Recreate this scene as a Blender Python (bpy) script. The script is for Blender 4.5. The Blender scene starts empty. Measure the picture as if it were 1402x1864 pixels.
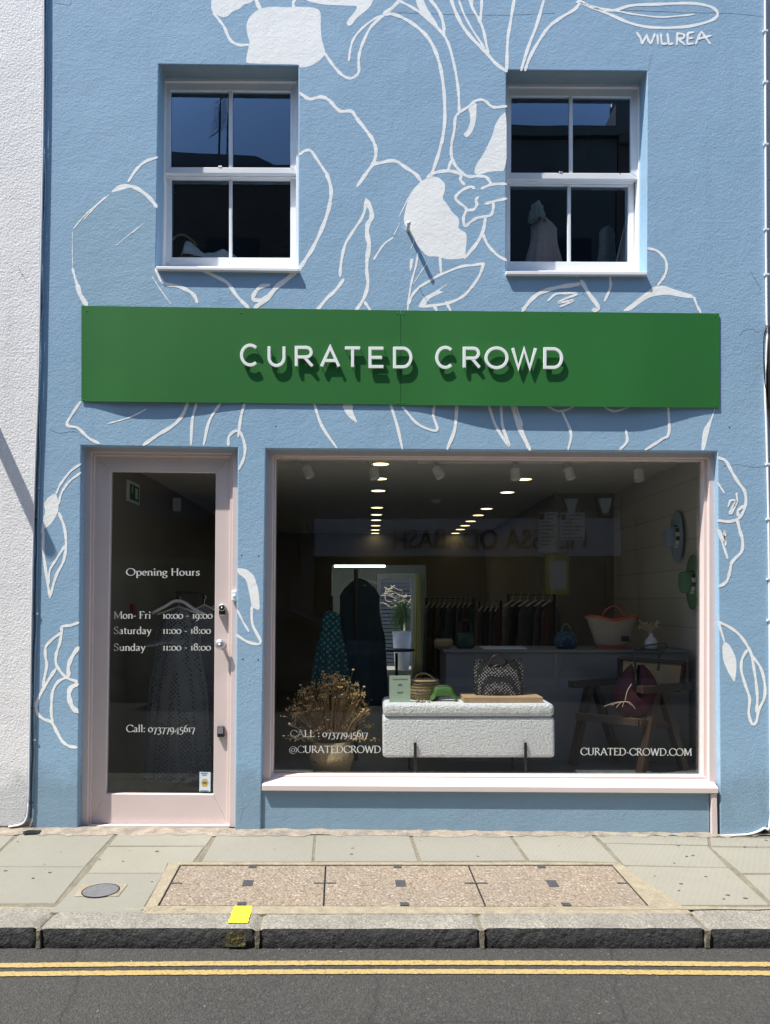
import bpy, math, random
from mathutils import Vector, Matrix
from mathutils.geometry import tessellate_polygon
random.seed(7)
R = math.radians
SC = bpy.context.scene
COL = SC.collection

# ---------------------------------------------------------------- camera
F = 1401.0; CX = 674.0; CY = 1064.0; PITCH = math.atan(29 / F)
EYE = Vector((0, -4.83, 1.445))
cam_d = bpy.data.cameras.new('camera'); cam = bpy.data.objects.new('camera', cam_d); COL.objects.link(cam)
cam.location = EYE; cam.rotation_euler = (math.pi / 2 + PITCH, 0, 0)
cam_d.sensor_fit = 'VERTICAL'; cam_d.sensor_height = 36; cam_d.sensor_width = 27
cam_d.lens = F / 1864 * 36
cam_d.shift_x = (701 - CX) / 1864; cam_d.shift_y = (CY - 932) / 1864
cam_d.clip_end = 3000; cam_d.clip_start = 0.05
SC.camera = cam
# ---------------------------------------------------------------- light
SUND = Vector((-2.3, -1.25, 5.0)).normalized()          # towards the sun
el = math.asin(SUND.z); az = math.atan2(SUND.x, SUND.y)
w = bpy.data.worlds.new('World'); SC.world = w; w.use_nodes = True
nt = w.node_tree; bg = nt.nodes['Background']
sky = nt.nodes.new('ShaderNodeTexSky'); sky.sky_type = 'NISHITA'; sky.sun_disc = False
sky.sun_elevation = el; sky.sun_rotation = az; sky.air_density = 1.0; sky.dust_density = 0.6; sky.ozone_density = 1.0
nt.links.new(sky.outputs[0], bg.inputs[0]); bg.inputs[1].default_value = 0.15
sl = bpy.data.lights.new('sun', 'SUN'); sl.energy = 4.6; sl.angle = R(0.53); sl.color = (1, .955, .88)
so = bpy.data.objects.new('sun', sl); COL.objects.link(so); so.rotation_euler = SUND.to_track_quat('Z', 'Y').to_euler()
so.location = (-8, -6, 14)
SC.view_settings.view_transform = 'Standard'; SC.view_settings.look = 'None'
SC.view_settings.exposure = 0.80; SC.view_settings.gamma = 1
SC.cycles.max_bounces = 8; SC.cycles.transparent_max_bounces = 24; SC.cycles.glossy_bounces = 3
SC.cycles.sample_clamp_indirect = 6

# ---------------------------------------------------------------- materials
def newmat(name):
    m = bpy.data.materials.new(name); m.use_nodes = True
    return m, m.node_tree, m.node_tree.nodes['Principled BSDF']
def N(nt, t, **k):
    n = nt.nodes.new(t)
    for a, b in k.items():
        if a in n.inputs.keys() if isinstance(a, str) else False: n.inputs[a].default_value = b
        else: setattr(n, a, b)
    return n
def noise(nt, co, scale, detail=4, rough=.55):
    n = nt.nodes.new('ShaderNodeTexNoise'); n.inputs['Scale'].default_value = scale
    n.inputs['Detail'].default_value = detail; n.inputs['Roughness'].default_value = rough
    nt.links.new(co, n.inputs['Vector']); return n
def ramp(nt, fac, stops):
    r = nt.nodes.new('ShaderNodeValToRGB'); e = r.color_ramp.elements
    while len(e) < len(stops): e.new(.5)
    for i, (p, c) in enumerate(stops):
        e[i].position = p; e[i].color = (c[0], c[1], c[2], 1) if hasattr(c, '__len__') else (c, c, c, 1)
    nt.links.new(fac, r.inputs[0]); return r
def coords(nt):
    return nt.nodes.new('ShaderNodeTexCoord').outputs['Object']
def mixc(nt, fac, a, b, mode='MIX'):
    m = nt.nodes.new('ShaderNodeMix'); m.data_type = 'RGBA'; m.blend_type = mode
    for s, v in ((m.inputs[0], fac), (m.inputs[6], a), (m.inputs[7], b)):
        if hasattr(v, 'links'): nt.links.new(v, s)
        elif hasattr(v, '__len__'): s.default_value = (v[0], v[1], v[2], 1)
        else: s.default_value = v
    return m.outputs[2]
def bump(nt, h, dist, strength=1, prev=None):
    b = nt.nodes.new('ShaderNodeBump'); b.inputs['Distance'].default_value = dist; b.inputs['Strength'].default_value = strength
    nt.links.new(h, b.inputs['Height'])
    if prev: nt.links.new(prev, b.inputs['Normal'])
    return b.outputs[0]
def mat(name, col, rough=.5, metal=0, var=0.0, vs=8, bmp=0, bs=120, spec=.5, coat=0, emit=None, es=0):
    m, nt, p = newmat(name)
    p.inputs['Roughness'].default_value = rough; p.inputs['Metallic'].default_value = metal
    p.inputs['Specular IOR Level'].default_value = spec; p.inputs['Coat Weight'].default_value = coat
    co = coords(nt)
    n = noise(nt, co, vs, 5, .6)
    v = max(var, .04)
    r = ramp(nt, n.outputs[0], [(.25, [c * (1 - v) for c in col]), (.75, [min(1, c * (1 + v)) for c in col])])
    nt.links.new(r.outputs[0], p.inputs['Base Color'])
    if bmp: nt.links.new(bump(nt, noise(nt, co, bs, 4).outputs[0], bmp), p.inputs['Normal'])
    if emit: p.inputs['Emission Color'].default_value = (*emit, 1); p.inputs['Emission Strength'].default_value = es
    return m
def plaster(name, col, col2, dirt=None, fine=.0019, med=.0019, base_dirt=False):
    m, nt, p = newmat(name); co = coords(nt)
    p.inputs['Roughness'].default_value = .75; p.inputs['Specular IOR Level'].default_value = .25
    big = noise(nt, co, 1.1, 5, .6); mid = noise(nt, co, 7, 6, .65); fin = noise(nt, co, 68, 4, .6); ff = noise(nt, co, 170, 3, .6)
    c = mixc(nt, ramp(nt, big.outputs[0], [(.35, 0), (.68, 1)]).outputs[0], col, col2)
    c = mixc(nt, ramp(nt, mid.outputs[0], [(.3, .12), (.62, 0)]).outputs[0], c, [x * .8 for x in col])
    sp = noise(nt, co, 95, 2, .5)
    c = mixc(nt, ramp(nt, sp.outputs[0], [(.69, 0), (.76, .35)]).outputs[0], c, [x * .55 for x in col])
    if base_dirt:   # splash-back grime low on the wall, a soil with its own ragged edge
        sx = nt.nodes.new('ShaderNodeSeparateXYZ'); nt.links.new(co, sx.inputs[0])
        ad = nt.nodes.new('ShaderNodeMath'); ad.operation = 'MULTIPLY_ADD'
        nt.links.new(mid.outputs[0], ad.inputs[0]); ad.inputs[1].default_value = -.55; nt.links.new(sx.outputs[2], ad.inputs[2])
        f = ramp(nt, ad.outputs[0], [(0, .38), (.16, 0)])
        c = mixc(nt, f.outputs[0], c, (.13, .17, .18))
    m3 = nt.nodes.new('ShaderNodeMapping'); m3.inputs['Scale'].default_value = (9, 9, .55); nt.links.new(co, m3.inputs[0])
    drip = noise(nt, m3.outputs[0], 1.0, 5, .65)      # rain runs and patch repairs
    c = mixc(nt, ramp(nt, drip.outputs[0], [(.56, 0), (.74, .22)]).outputs[0], c, [x * .62 for x in col])
    pa = nt.nodes.new('ShaderNodeTexVoronoi'); pa.inputs['Scale'].default_value = 1.3; nt.links.new(co, pa.inputs[0])
    sp2 = nt.nodes.new('ShaderNodeSeparateXYZ'); nt.links.new(pa.outputs['Color'], sp2.inputs[0])
    c = mixc(nt, ramp(nt, sp2.outputs[0], [(.7, 0), (.95, .10)]).outputs[0], c, [min(.95, x * 1.2 + .03) for x in col])
    nt.links.new(c, p.inputs['Base Color'])
    mp = nt.nodes.new('ShaderNodeMapping'); mp.inputs['Scale'].default_value = (1, 1, 1.8); mp.inputs['Rotation'].default_value = (0, .5, 0)
    nt.links.new(co, mp.inputs[0])
    mp.inputs['Scale'].default_value = (1, 1, 1.25)
    st = noise(nt, mp.outputs[0], 26, 4, .5)
    lo = noise(nt, co, 3.2, 3, .5)
    b = bump(nt, lo.outputs[0], med * 2.4)
    b = bump(nt, st.outputs[0], med * .75, 1, b)
    b = bump(nt, fin.outputs[0], fine, 1, b)
    b = bump(nt, ff.outputs[0], fine * .42, 1, b)
    nt.links.new(b, p.inputs['Normal']); return m
def glassmat(name, tint=(.96, .975, .97), k=1.5, gt=(.9, .95, 1)):
    m = bpy.data.materials.new(name); m.use_nodes = True; nt = m.node_tree; nt.nodes.clear()
    o = nt.nodes.new('ShaderNodeOutputMaterial'); mx = nt.nodes.new('ShaderNodeMixShader')
    t = nt.nodes.new('ShaderNodeBsdfTransparent'); t.inputs[0].default_value = (*tint, 1)
    g = nt.nodes.new('ShaderNodeBsdfGlossy'); g.inputs['Roughness'].default_value = 0.0
    g.inputs[0].default_value = (*gt, 1)
    fr = nt.nodes.new('ShaderNodeFresnel'); fr.inputs[0].default_value = 1.5
    mu = nt.nodes.new('ShaderNodeMath'); mu.operation = 'MULTIPLY'; mu.inputs[1].default_value = k; mu.use_clamp = True
    co = coords(nt); n = noise(nt, co, 1.3, 1); b = bump(nt, n.outputs[0], .0012)
    nt.links.new(b, g.inputs['Normal'])
    nt.links.new(fr.outputs[0], mu.inputs[0]); nt.links.new(mu.outputs[0], mx.inputs[0])
    nt.links.new(t.outputs[0], mx.inputs[1]); nt.links.new(g.outputs[0], mx.inputs[2]); nt.links.new(mx.outputs[0], o.inputs[0])
    return m
M = {}
M['blue'] = plaster('sky blue masonry paint', (.268, .425, .575), (.30, .455, .605), base_dirt=True)
M['mural'] = plaster('white mural paint', (.88, .90, .89), (.93, .94, .93), fine=.0012, med=.0018)
M['white_wall'] = plaster('white roughcast paint', (.78, .77, .775), (.85, .845, .84), fine=.0042, med=.0022, base_dirt=True)
M['grey_wall'] = plaster('pale grey render', (.5, .5, .52), (.6, .6, .6))
M['pink'] = mat('dusty pink gloss paint', (.66, .555, .53), .45, var=.04, vs=3, bmp=.0004, bs=60)
M['white_paint'] = mat('white gloss paint', (.80, .81, .83), .35, var=.04, vs=6, bmp=.0003, bs=60)
M['green'] = mat('green powder coated sheet', (.024, .150, .032), .55, var=.05, vs=1.2, spec=.25)
M['letter'] = mat('white acrylic letters', (.87, .89, .89), .35)
M['vinyl'] = mat('white window vinyl', (.52, .53, .51), .7)
M['steel'] = mat('brushed steel', (.6, .6, .6), .42, 1, bmp=.0002)
M['black'] = mat('black plastic', (.018, .018, .02), .35)
M['blackmetal'] = mat('black painted steel', (.012, .012, .013), .4)
M['glass'] = glassmat('window glass')
M['glass_up'] = glassmat('old window glass', (.75, .8, .82), 2.3, (.55, .76, 1))
M['ceiling'] = mat('ceiling paint', (.85, .85, .80), .8, var=.03)
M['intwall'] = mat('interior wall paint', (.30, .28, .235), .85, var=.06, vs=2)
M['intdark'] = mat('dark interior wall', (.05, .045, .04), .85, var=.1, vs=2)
M['intfloor'] = mat('dark shop floor', (.09, .08, .07), .5, var=.2, vs=5)
M['platform'] = mat('grey display platform', (.08, .083, .085), .5, var=.06, vs=6)
M['counter'] = mat('grey painted counter', (.20, .205, .205), .6, var=.06, vs=3)
M['rattan'] = mat('woven straw', (.34, .25, .12), .8, var=.35, vs=60, bmp=.004, bs=110)
M['wood'] = mat('pale oak board', (.48, .33, .19), .55, var=.15, vs=20, bmp=.001)
M['darkwood'] = mat('dark teak', (.042, .024, .014), .35, var=.3, vs=14, bmp=.0008)
M['coral'] = mat('coral leather', (.62, .13, .07), .5)
M['canvas'] = mat('cream straw weave', (.42, .36, .27), .8, var=.15, vs=90, bmp=.002, bs=200)
M['burgundy'] = mat('burgundy suede', (.045, .004, .013), .8, var=.2)
M['mint'] = mat('mint card', (.42, .52, .38), .6)
M['grass_green'] = mat('green beaded leather', (.045, .13, .015), .5, var=.4, vs=90, bmp=.005, bs=140)
M['yellowcloth'] = mat('pale yellow curtain', (.85, .8, .42), .8, var=.05)
M['dry'] = mat('dried flower stems', (.32, .21, .10), .85, var=.4, vs=40)
M['dryhead'] = mat('dried flower heads', (.58, .40, .17), .9, var=.45, vs=30)
M['dryhead2'] = mat('pale dried heads', (.55, .45, .28), .9, var=.3, vs=30)
M['line'] = None
# special surfaces
def m_asphalt():
    m, nt, p = newmat('worn asphalt'); co = coords(nt); p.inputs['Roughness'].default_value = .85
    v = nt.nodes.new('ShaderNodeTexVoronoi'); v.inputs['Scale'].default_value = 115; nt.links.new(co, v.inputs[0])
    r = ramp(nt, v.outputs['Color'], [(0, .022), (.5, .038), (.85, .056), (.96, .10), (1, .42)])
    big = noise(nt, co, .9, 6, .65); c = mixc(nt, ramp(nt, big.outputs[0], [(.3, .0), (.7, .4)]).outputs[0], r.outputs[0], (.058, .056, .054))
    st = noise(nt, co, 3.5, 3, .5); c = mixc(nt, ramp(nt, st.outputs[0], [(.68, 0), (.8, .45)]).outputs[0], c, (.025, .025, .025))
    sy = nt.nodes.new('ShaderNodeSeparateXYZ'); nt.links.new(co, sy.inputs[0])
    ma = nt.nodes.new('ShaderNodeMath'); ma.operation = 'MULTIPLY_ADD'; nt.links.new(big.outputs[0], ma.inputs[0]); ma.inputs[1].default_value = .25; nt.links.new(sy.outputs[1], ma.inputs[2])
    c = mixc(nt, ramp(nt, ma.outputs[0], [(.0, 0), (1, 0)]).outputs[0], c, (.07, .06, .05))
    cr = nt.nodes.new('ShaderNodeTexVoronoi'); cr.feature = 'DISTANCE_TO_EDGE'; cr.inputs['Scale'].default_value = .8; nt.links.new(mixc(nt, .12, co, noise(nt, co, 4, 5).outputs['Color']), cr.inputs[0])
    c = mixc(nt, ramp(nt, cr.outputs['Distance'], [(.0, .6), (.006, 0)]).outputs[0], c, (.015, .015, .015))
    c2 = mixc(nt, 1.0, c, (1.0, .985, .9), 'MULTIPLY')
    nt.links.new(c2, p.inputs['Base Color'])
    b = bump(nt, v.outputs['Distance'], .005); b = bump(nt, noise(nt, co, 60, 4).outputs[0], .006, 1, b)
    nt.links.new(b, p.inputs['Normal']); return m
def m_line():
    m, nt, p = newmat('worn yellow line paint'); co = coords(nt); p.inputs['Roughness'].default_value = .7
    n = noise(nt, co, 70, 5, .7); c = mixc(nt, ramp(nt, n.outputs[0], [(.52, 0), (.62, .8)]).outputs[0], (.39, .28, .10), (.12, .10, .06))
    n2 = noise(nt, co, 6, 3); c = mixc(nt, ramp(nt, n2.outputs[0], [(.4, 0), (.7, .35)]).outputs[0], c, (.36, .28, .14))
    nt.links.new(c, p.inputs['Base Color']); nt.links.new(bump(nt, noise(nt, co, 90).outputs[0], .004), p.inputs['Normal']); return m
def m_slab():
    m, nt, p = newmat('york stone concrete paving'); co = coords(nt); p.inputs['Roughness'].default_value = .85
    g = nt.nodes.new('ShaderNodeNewGeometry')
    c = ramp(nt, g.outputs['Random Per Island'], [(0, (.238, .228, .187)), (.35, (.256, .242, .196)), (.7, (.222, .212, .178)), (1, (.232, .224, .186))]).outputs[0]
    n = noise(nt, co, 3.2, 6, .7); c = mixc(nt, ramp(nt, n.outputs[0], [(.3, .3), (.6, 0)]).outputs[0], c, (.19, .18, .14))
    n = noise(nt, co, 220, 3, .6); c = mixc(nt, ramp(nt, n.outputs[0], [(.35, .3), (.6, 0)]).outputs[0], c, (.17, .165, .13))
    mp = nt.nodes.new('ShaderNodeMapping'); mp.inputs['Rotation'].default_value = (0, 0, .5); nt.links.new(co, mp.inputs[0])
    wv = nt.nodes.new('ShaderNodeTexWave'); wv.inputs['Scale'].default_value = 11; wv.inputs['Distortion'].default_value = 1.5; nt.links.new(mp.outputs[0], wv.inputs[0])
    c = mixc(nt, ramp(nt, wv.outputs[0], [(.3, .0), (.9, .05)]).outputs[0], c, (.42, .39, .30))
    n = noise(nt, co, 9, 2, .5); c = mixc(nt, ramp(nt, n.outputs[0], [(.74, 0), (.78, .7)]).outputs[0], c, (.05, .05, .045))
    nt.links.new(c, p.inputs['Base Color'])
    b = bump(nt, noise(nt, co, 160, 3).outputs[0], .0012); b = bump(nt, noise(nt, co, 8, 5).outputs[0], .006, 1, b)
    nt.links.new(b, p.inputs['Normal']); return m
def m_mortar(name='pale cement mortar', a=(.33, .285, .20), b2=(.225, .19, .13)):
    m, nt, p = newmat(name); co = coords(nt); p.inputs['Roughness'].default_value = .9
    n = noise(nt, co, 14, 7, .7); c = mixc(nt, ramp(nt, n.outputs[0], [(.35, 0), (.65, 1)]).outputs[0], a, b2)
    nt.links.new(c, p.inputs['Base Color']); nt.links.new(bump(nt, noise(nt, co, 60, 6).outputs[0], .008), p.inputs['Normal']); return m
def m_aggregate():
    m, nt, p = newmat('exposed pink gravel aggregate'); co = coords(nt); p.inputs['Roughness'].default_value = .8
    v = nt.nodes.new('ShaderNodeTexVoronoi'); v.inputs['Scale'].default_value = 85; nt.links.new(co, v.inputs[0])
    sx = nt.nodes.new('ShaderNodeSeparateXYZ'); nt.links.new(v.outputs['Color'], sx.inputs[0])
    r = ramp(nt, sx.outputs[0], [(0, (.15, .11, .08)), (.3, (.25, .195, .14)), (.6, (.31, .25, .18)), (.85, (.24, .2, .17)), (1, (.45, .38, .3))])
    c = mixc(nt, ramp(nt, v.outputs['Distance'], [(.35, 0), (.7, .6)]).outputs[0], r.outputs[0], (.17, .13, .09))
    n = noise(nt, co, 2.5, 4); c = mixc(nt, ramp(nt, n.outputs[0], [(.4, 0), (.75, .25)]).outputs[0], c, (.16, .15, .13))
    nt.links.new(c, p.inputs['Base Color'])
    iv = nt.nodes.new('ShaderNodeMath'); iv.operation = 'SUBTRACT'; iv.inputs[0].default_value = 1; nt.links.new(v.outputs['Distance'], iv.inputs[1])
    nt.links.new(bump(nt, iv.outputs[0], .004), p.inputs['Normal']); return m
def m_granite():
    # kerb granite: clean grey on top, road grime worn into the upright face (soil follows the face, not the light)
    m, nt, p = newmat('granite kerb'); co = coords(nt); p.inputs['Roughness'].default_value = .8
    v = nt.nodes.new('ShaderNodeTexVoronoi'); v.inputs['Scale'].default_value = 150; nt.links.new(co, v.inputs[0])
    r = ramp(nt, v.outputs['Color'], [(0, (.12, .11, .09)), (.4, (.225, .21, .175)), (.8, (.31, .29, .245)), (1, (.44, .42, .36))])
    n = noise(nt, co, 5, 6, .7); c = mixc(nt, ramp(nt, n.outputs[0], [(.35, .5), (.65, 0)]).outputs[0], r.outputs[0], (.11, .10, .09))
    nt.links.new(c, p.inputs['Base Color'])
    b = bump(nt, noise(nt, co, 45, 6).outputs[0], .006)
    nt.links.new(b, p.inputs['Normal']); return m
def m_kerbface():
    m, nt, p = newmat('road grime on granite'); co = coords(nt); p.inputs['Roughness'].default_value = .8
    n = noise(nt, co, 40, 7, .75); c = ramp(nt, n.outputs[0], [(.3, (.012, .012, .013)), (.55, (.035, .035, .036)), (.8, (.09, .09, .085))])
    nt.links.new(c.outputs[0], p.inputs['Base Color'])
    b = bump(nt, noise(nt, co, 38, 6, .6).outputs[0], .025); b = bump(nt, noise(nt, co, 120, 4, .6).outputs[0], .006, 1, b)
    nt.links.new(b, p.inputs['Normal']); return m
def m_boucle():
    m, nt, p = newmat('cream boucle fabric'); co = coords(nt); p.inputs['Roughness'].default_value = .95
    n = noise(nt, co, 75, 3, .6)
    c = ramp(nt, n.outputs[0], [(.3, (.62, .64, .62)), (.6, (.86, .87, .85))]); nt.links.new(c.outputs[0], p.inputs['Base Color'])
    nt.links.new(bump(nt, n.outputs[0], .014), p.inputs['Normal']); p.inputs['Sheen Weight'].default_value = .2; return m
def m_weave(name, a, b, s=60, zz=False):
    m, nt, p = newmat(name); co = coords(nt); p.inputs['Roughness'].default_value = .7
    mp = nt.nodes.new('ShaderNodeMapping'); mp.inputs['Rotation'].default_value = (0, R(40), 0); nt.links.new(co, mp.inputs[0])
    ch = nt.nodes.new('ShaderNodeTexVoronoi'); ch.inputs['Scale'].default_value = s; ch.inputs['Randomness'].default_value = .25; nt.links.new(mp.outputs[0], ch.inputs[0])
    c = ramp(nt, ch.outputs['Distance'], [(.26, a), (.40, b)]); nt.links.new(c.outputs[0], p.inputs['Base Color'])
    iv = nt.nodes.new('ShaderNodeMath'); iv.operation = 'SUBTRACT'; iv.inputs[0].default_value = 1; nt.links.new(ch.outputs['Distance'], iv.inputs[1])
    nt.links.new(bump(nt, iv.outputs[0], .004), p.inputs['Normal']); return m
def m_check(name, a, b, s):
    m, nt, p = newmat(name); co = coords(nt)
    ch = nt.nodes.new('ShaderNodeTexChecker'); ch.inputs['Scale'].default_value = s
    ch.inputs[1].default_value = (*a, 1); ch.inputs[2].default_value = (*b, 1); nt.links.new(co, ch.inputs[0])
    n = noise(nt, co, 30); c = mixc(nt, .08, ch.outputs[0], n.outputs[0])
    nt.links.new(c, p.inputs['Base Color']); return m
def m_brick(name, a, b, mo, rz=0):
    m, nt, p = newmat(name); tc = coords(nt); mp = nt.nodes.new('ShaderNodeMapping'); mp.inputs['Rotation'].default_value = (R(90), 0, R(rz)); nt.links.new(tc, mp.inputs[0])
    br = nt.nodes.new('ShaderNodeTexBrick'); br.inputs['Color1'].default_value = (*a, 1); br.inputs['Color2'].default_value = (*b, 1); br.inputs['Mortar'].default_value = (*mo, 1)
    br.inputs['Scale'].default_value = 1; br.inputs['Brick Width'].default_value = .225; br.inputs['Row Height'].default_value = .075; br.inputs['Mortar Size'].default_value = .006
    nt.links.new(mp.outputs[0], br.inputs[0]); nt.links.new(br.outputs[0], p.inputs['Base Color']); p.inputs['Roughness'].default_value = .85; return m
M['asphalt'] = m_asphalt(); M['line'] = m_line(); M['slab'] = m_slab(); M['mortar'] = m_mortar(); M['joint'] = m_mortar('dirty joint filler', (.20, .18, .13), (.13, .115, .085))
M['aggregate'] = m_aggregate(); M['granite'] = m_granite(); M['kerbface'] = m_kerbface(); M['boucle'] = m_boucle()
M['rubble'] = m_mortar('crumbling render edge', (.34, .29, .22), (.17, .15, .13))
M['blackweave'] = m_weave('black and white woven leather', (.30, .28, .27), (.012, .01, .01), 62)
M['beads'] = m_weave('blue beaded weave', (.12, .34, .34), (.004, .02, .07), 80)
M['cane'] = m_weave('woven cane', (.72, .58, .38), (.30, .21, .10), 110)
M['hatcheck'] = m_check('checked hat ribbon', (.75, .75, .7), (.02, .02, .03), 30)
M['kaftan'] = m_weave('teal patterned silk', (.05, .26, .24), (.006, .045, .05), 30)
M['brick'] = m_brick('dark brick', (.09, .06, .045), (.12, .08, .06), (.14, .13, .12))
M['rightbrick'] = m_brick('painted brick', (.66, .64, .58), (.60, .585, .53), (.50, .49, .44), 90)
M['yellowpaint'] = mat('yellow survey paint', (.52, .48, .03), .6, var=.1, vs=40, bmp=.003, bs=80)
M['iron'] = mat('worn grey iron', (.15, .15, .155), .7, .2, var=.2, vs=40, bmp=.004, bs=90)
M['cast'] = mat('worn cast iron', (.06, .06, .066), .6, .2, var=.3, vs=30, bmp=.004, bs=90)

# ---------------------------------------------------------------- geometry helpers
FWD = Vector((0, math.cos(PITCH), math.sin(PITCH))); UPV = Vector((0, -math.sin(PITCH), math.cos(PITCH)))
def ray(px, py): return Vector((1, 0, 0)) * ((px - CX) / F) - UPV * ((py - CY) / F) + FWD
def W(px, py, y=0.0):           # where the sight line through a photo point meets the plane at depth y
    d = ray(px, py); return EYE + d * ((y - EYE.y) / d.y)
def Zp(px, py, z):
    d = ray(px, py); return EYE + d * ((z - EYE.z) / d.z)
YK = -1.41
def gz(x, y): x = max(-4, min(4, x)); t = max(0, min(1, 1 - y / YK)); return -.0093 * x * t
def G(px, py):
    z = 0
    for _ in range(6): p = Zp(px, py, z); z = gz(p.x, p.y)
    return p
ZR = -.088
def RD(px, py): return Zp(px, py, ZR)

class MB:
    def __init__(s): s.v = []; s.f = []; s.sm = []
    def add(s, vs, fs, smooth=False):
        o = len(s.v); s.v += [Vector(v) for v in vs]; s.f += [tuple(i + o for i in f) for f in fs]; s.sm += [smooth] * len(fs); return s
    def box(s, x0, x1, y0, y1, z0, z1):
        return s.add([(x0, y0, z0), (x1, y0, z0), (x1, y1, z0), (x0, y1, z0), (x0, y0, z1), (x1, y0, z1), (x1, y1, z1), (x0, y1, z1)],
                     [(0, 3, 2, 1), (4, 5, 6, 7), (0, 1, 5, 4), (1, 2, 6, 5), (2, 3, 7, 6), (3, 0, 4, 7)])
    def prism(s, pts, dy):      # pts: 3D loop (front), swept by vector dy
        dy = Vector(dy) if hasattr(dy, '__len__') else Vector((0, dy, 0))
        n = len(pts); pts = [Vector(p) for p in pts]
        tri = tessellate_polygon([pts]) if n > 4 else [tuple(range(n))]
        vs = pts + [p + dy for p in pts]
        fs = [tuple(t) for t in tri] + [tuple(n + i for i in reversed(t)) for t in tri] + [(i, (i + 1) % n, n + (i + 1) % n, n + i) for i in range(n)]
        return s.add(vs, fs)
    def holed(s, outer, holes, y):   # solid plate with holes, front at the loops' plane
        loops = [[Vector(p) for p in outer]] + [[Vector(p) for p in h] for h in holes]
        tri = tessellate_polygon(loops); flat = [p for l in loops for p in l]; n = len(flat); dy = Vector((0, y, 0))
        fs = [tuple(t) for t in tri] + [tuple(n + i for i in reversed(t)) for t in tri]; o = 0
        for l in loops:
            k = len(l); fs += [(o + i, o + (i + 1) % k, n + o + (i + 1) % k, n + o + i) for i in range(k)]; o += k
        return s.add(flat + [p + dy for p in flat], fs)
    def tube(s, pts, r, n=8, cap=True, smooth=True):
        pts = [Vector(p) for p in pts]; rr = r if hasattr(r, '__len__') else [r] * len(pts); vs = []; fs = []
        for i, p in enumerate(pts):
            t = (pts[min(i + 1, len(pts) - 1)] - pts[max(i - 1, 0)]).normalized()
            a = t.cross(Vector((0, 0, 1))); a = a.normalized() if a.length > .05 else t.cross(Vector((0, 1, 0))).normalized()
            b = t.cross(a)
            vs += [p + (a * math.cos(2 * math.pi * k / n) + b * math.sin(2 * math.pi * k / n)) * rr[i] for k in range(n)]
        for i in range(len(pts) - 1):
            fs += [(i * n + k, i * n + (k + 1) % n, (i + 1) * n + (k + 1) % n, (i + 1) * n + k) for k in range(n)]
        if cap: fs += [tuple(range(n)), tuple((len(pts) - 1) * n + k for k in range(n))]
        return s.add(vs, fs, smooth)
    def lathe(s, prof, c, axis=(0, 0, 1), n=32, smooth=True, sx=1, sy=1, wob=None):
        c = Vector(c); q = Vector((0, 0, 1)).rotation_difference(Vector(axis)); vs = []
        for (r, h) in prof:
            for k in range(n):
                a = 2 * math.pi * k / n; rw = r * (1 + (wob(a, h) if wob else 0))
                vs.append(c + q @ Vector((rw * math.cos(a) * sx, rw * math.sin(a) * sy, h)))
        fs = [(i * n + k, i * n + (k + 1) % n, (i + 1) * n + (k + 1) % n, (i + 1) * n + k) for i in range(len(prof) - 1) for k in range(n)]
        fs += [tuple(reversed(range(n))), tuple((len(prof) - 1) * n + k for k in range(n))]
        return s.add(vs, fs, smooth)
    def beam(s, p, q, w, h, up=(0, 0, 1)):
        p = Vector(p); q = Vector(q); t = (q - p).normalized(); a = t.cross(Vector(up)).normalized(); b = a.cross(t)
        L = [p + a * i * w / 2 + b * j * h / 2 for i, j in ((-1, -1), (1, -1), (1, 1), (-1, 1))]
        L2 = [x + (q - p) for x in L]
        return s.add(L + L2, [(0, 1, 2, 3), (7, 6, 5, 4), (0, 4, 5, 1), (1, 5, 6, 2), (2, 6, 7, 3), (3, 7, 4, 0)])
    def grid(s, fn, nu, nv, smooth=True, close=False):
        vs = [fn(i / nu, j / nv) for j in range(nv + 1) for i in range(nu + 1)]
        return s.add(vs, [(j * (nu + 1) + i, j * (nu + 1) + i + 1, (j + 1) * (nu + 1) + i + 1, (j + 1) * (nu + 1) + i) for j in range(nv) for i in range(nu)], smooth)
    def ball(s, c, r, n=8, sc=(1, 1, 1)):
        m = n // 2 + 1
        return s.grid(lambda u, v: Vector(c) + Vector((r * sc[0] * math.sin(math.pi * v) * math.cos(2 * math.pi * u), r * sc[1] * math.sin(math.pi * v) * math.sin(2 * math.pi * u), r * sc[2] * math.cos(math.pi * v))), n, m)
    def build(s, name, m, parent=None, bevel=0, seg=2, solid=0, sub=0):
        org = Vector((0, 0, 0)); q = parent
        while q: org += q.location; q = q.parent
        me = bpy.data.meshes.new(name)
        if parent is None and s.v:
            lo = Vector((min(v.x for v in s.v), min(v.y for v in s.v), min(v.z for v in s.v))); hi = Vector((max(v.x for v in s.v), max(v.y for v in s.v), max(v.z for v in s.v)))
            org = Vector(((lo.x + hi.x) / 2, (lo.y + hi.y) / 2, lo.z))
        me.from_pydata([v - org for v in s.v], [], s.f); me.update(); me.validate()
        if len(me.polygons) == len(s.sm): me.polygons.foreach_set('use_smooth', s.sm)
        o = bpy.data.objects.new(name, me); COL.objects.link(o)
        if parent: o.parent = parent
        else: o.location = org
        if m is not None: me.materials.append(M[m] if isinstance(m, str) else m)
        if sub: sm = o.modifiers.new('sub', 'SUBSURF'); sm.levels = sub; sm.render_levels = sub
        if solid: so_ = o.modifiers.new('solid', 'SOLIDIFY'); so_.thickness = solid
        if bevel:
            b = o.modifiers.new('bevel', 'BEVEL'); b.width = bevel; b.segments = seg; b.limit_method = 'ANGLE'; b.angle_limit = R(35)
        return o
def tag(o, label=None, cat=None, group=None, kind=None):
    if label: o['label'] = label
    if cat: o['category'] = cat
    if group: o['group'] = group
    if kind: o['kind'] = kind
    return o
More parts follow.
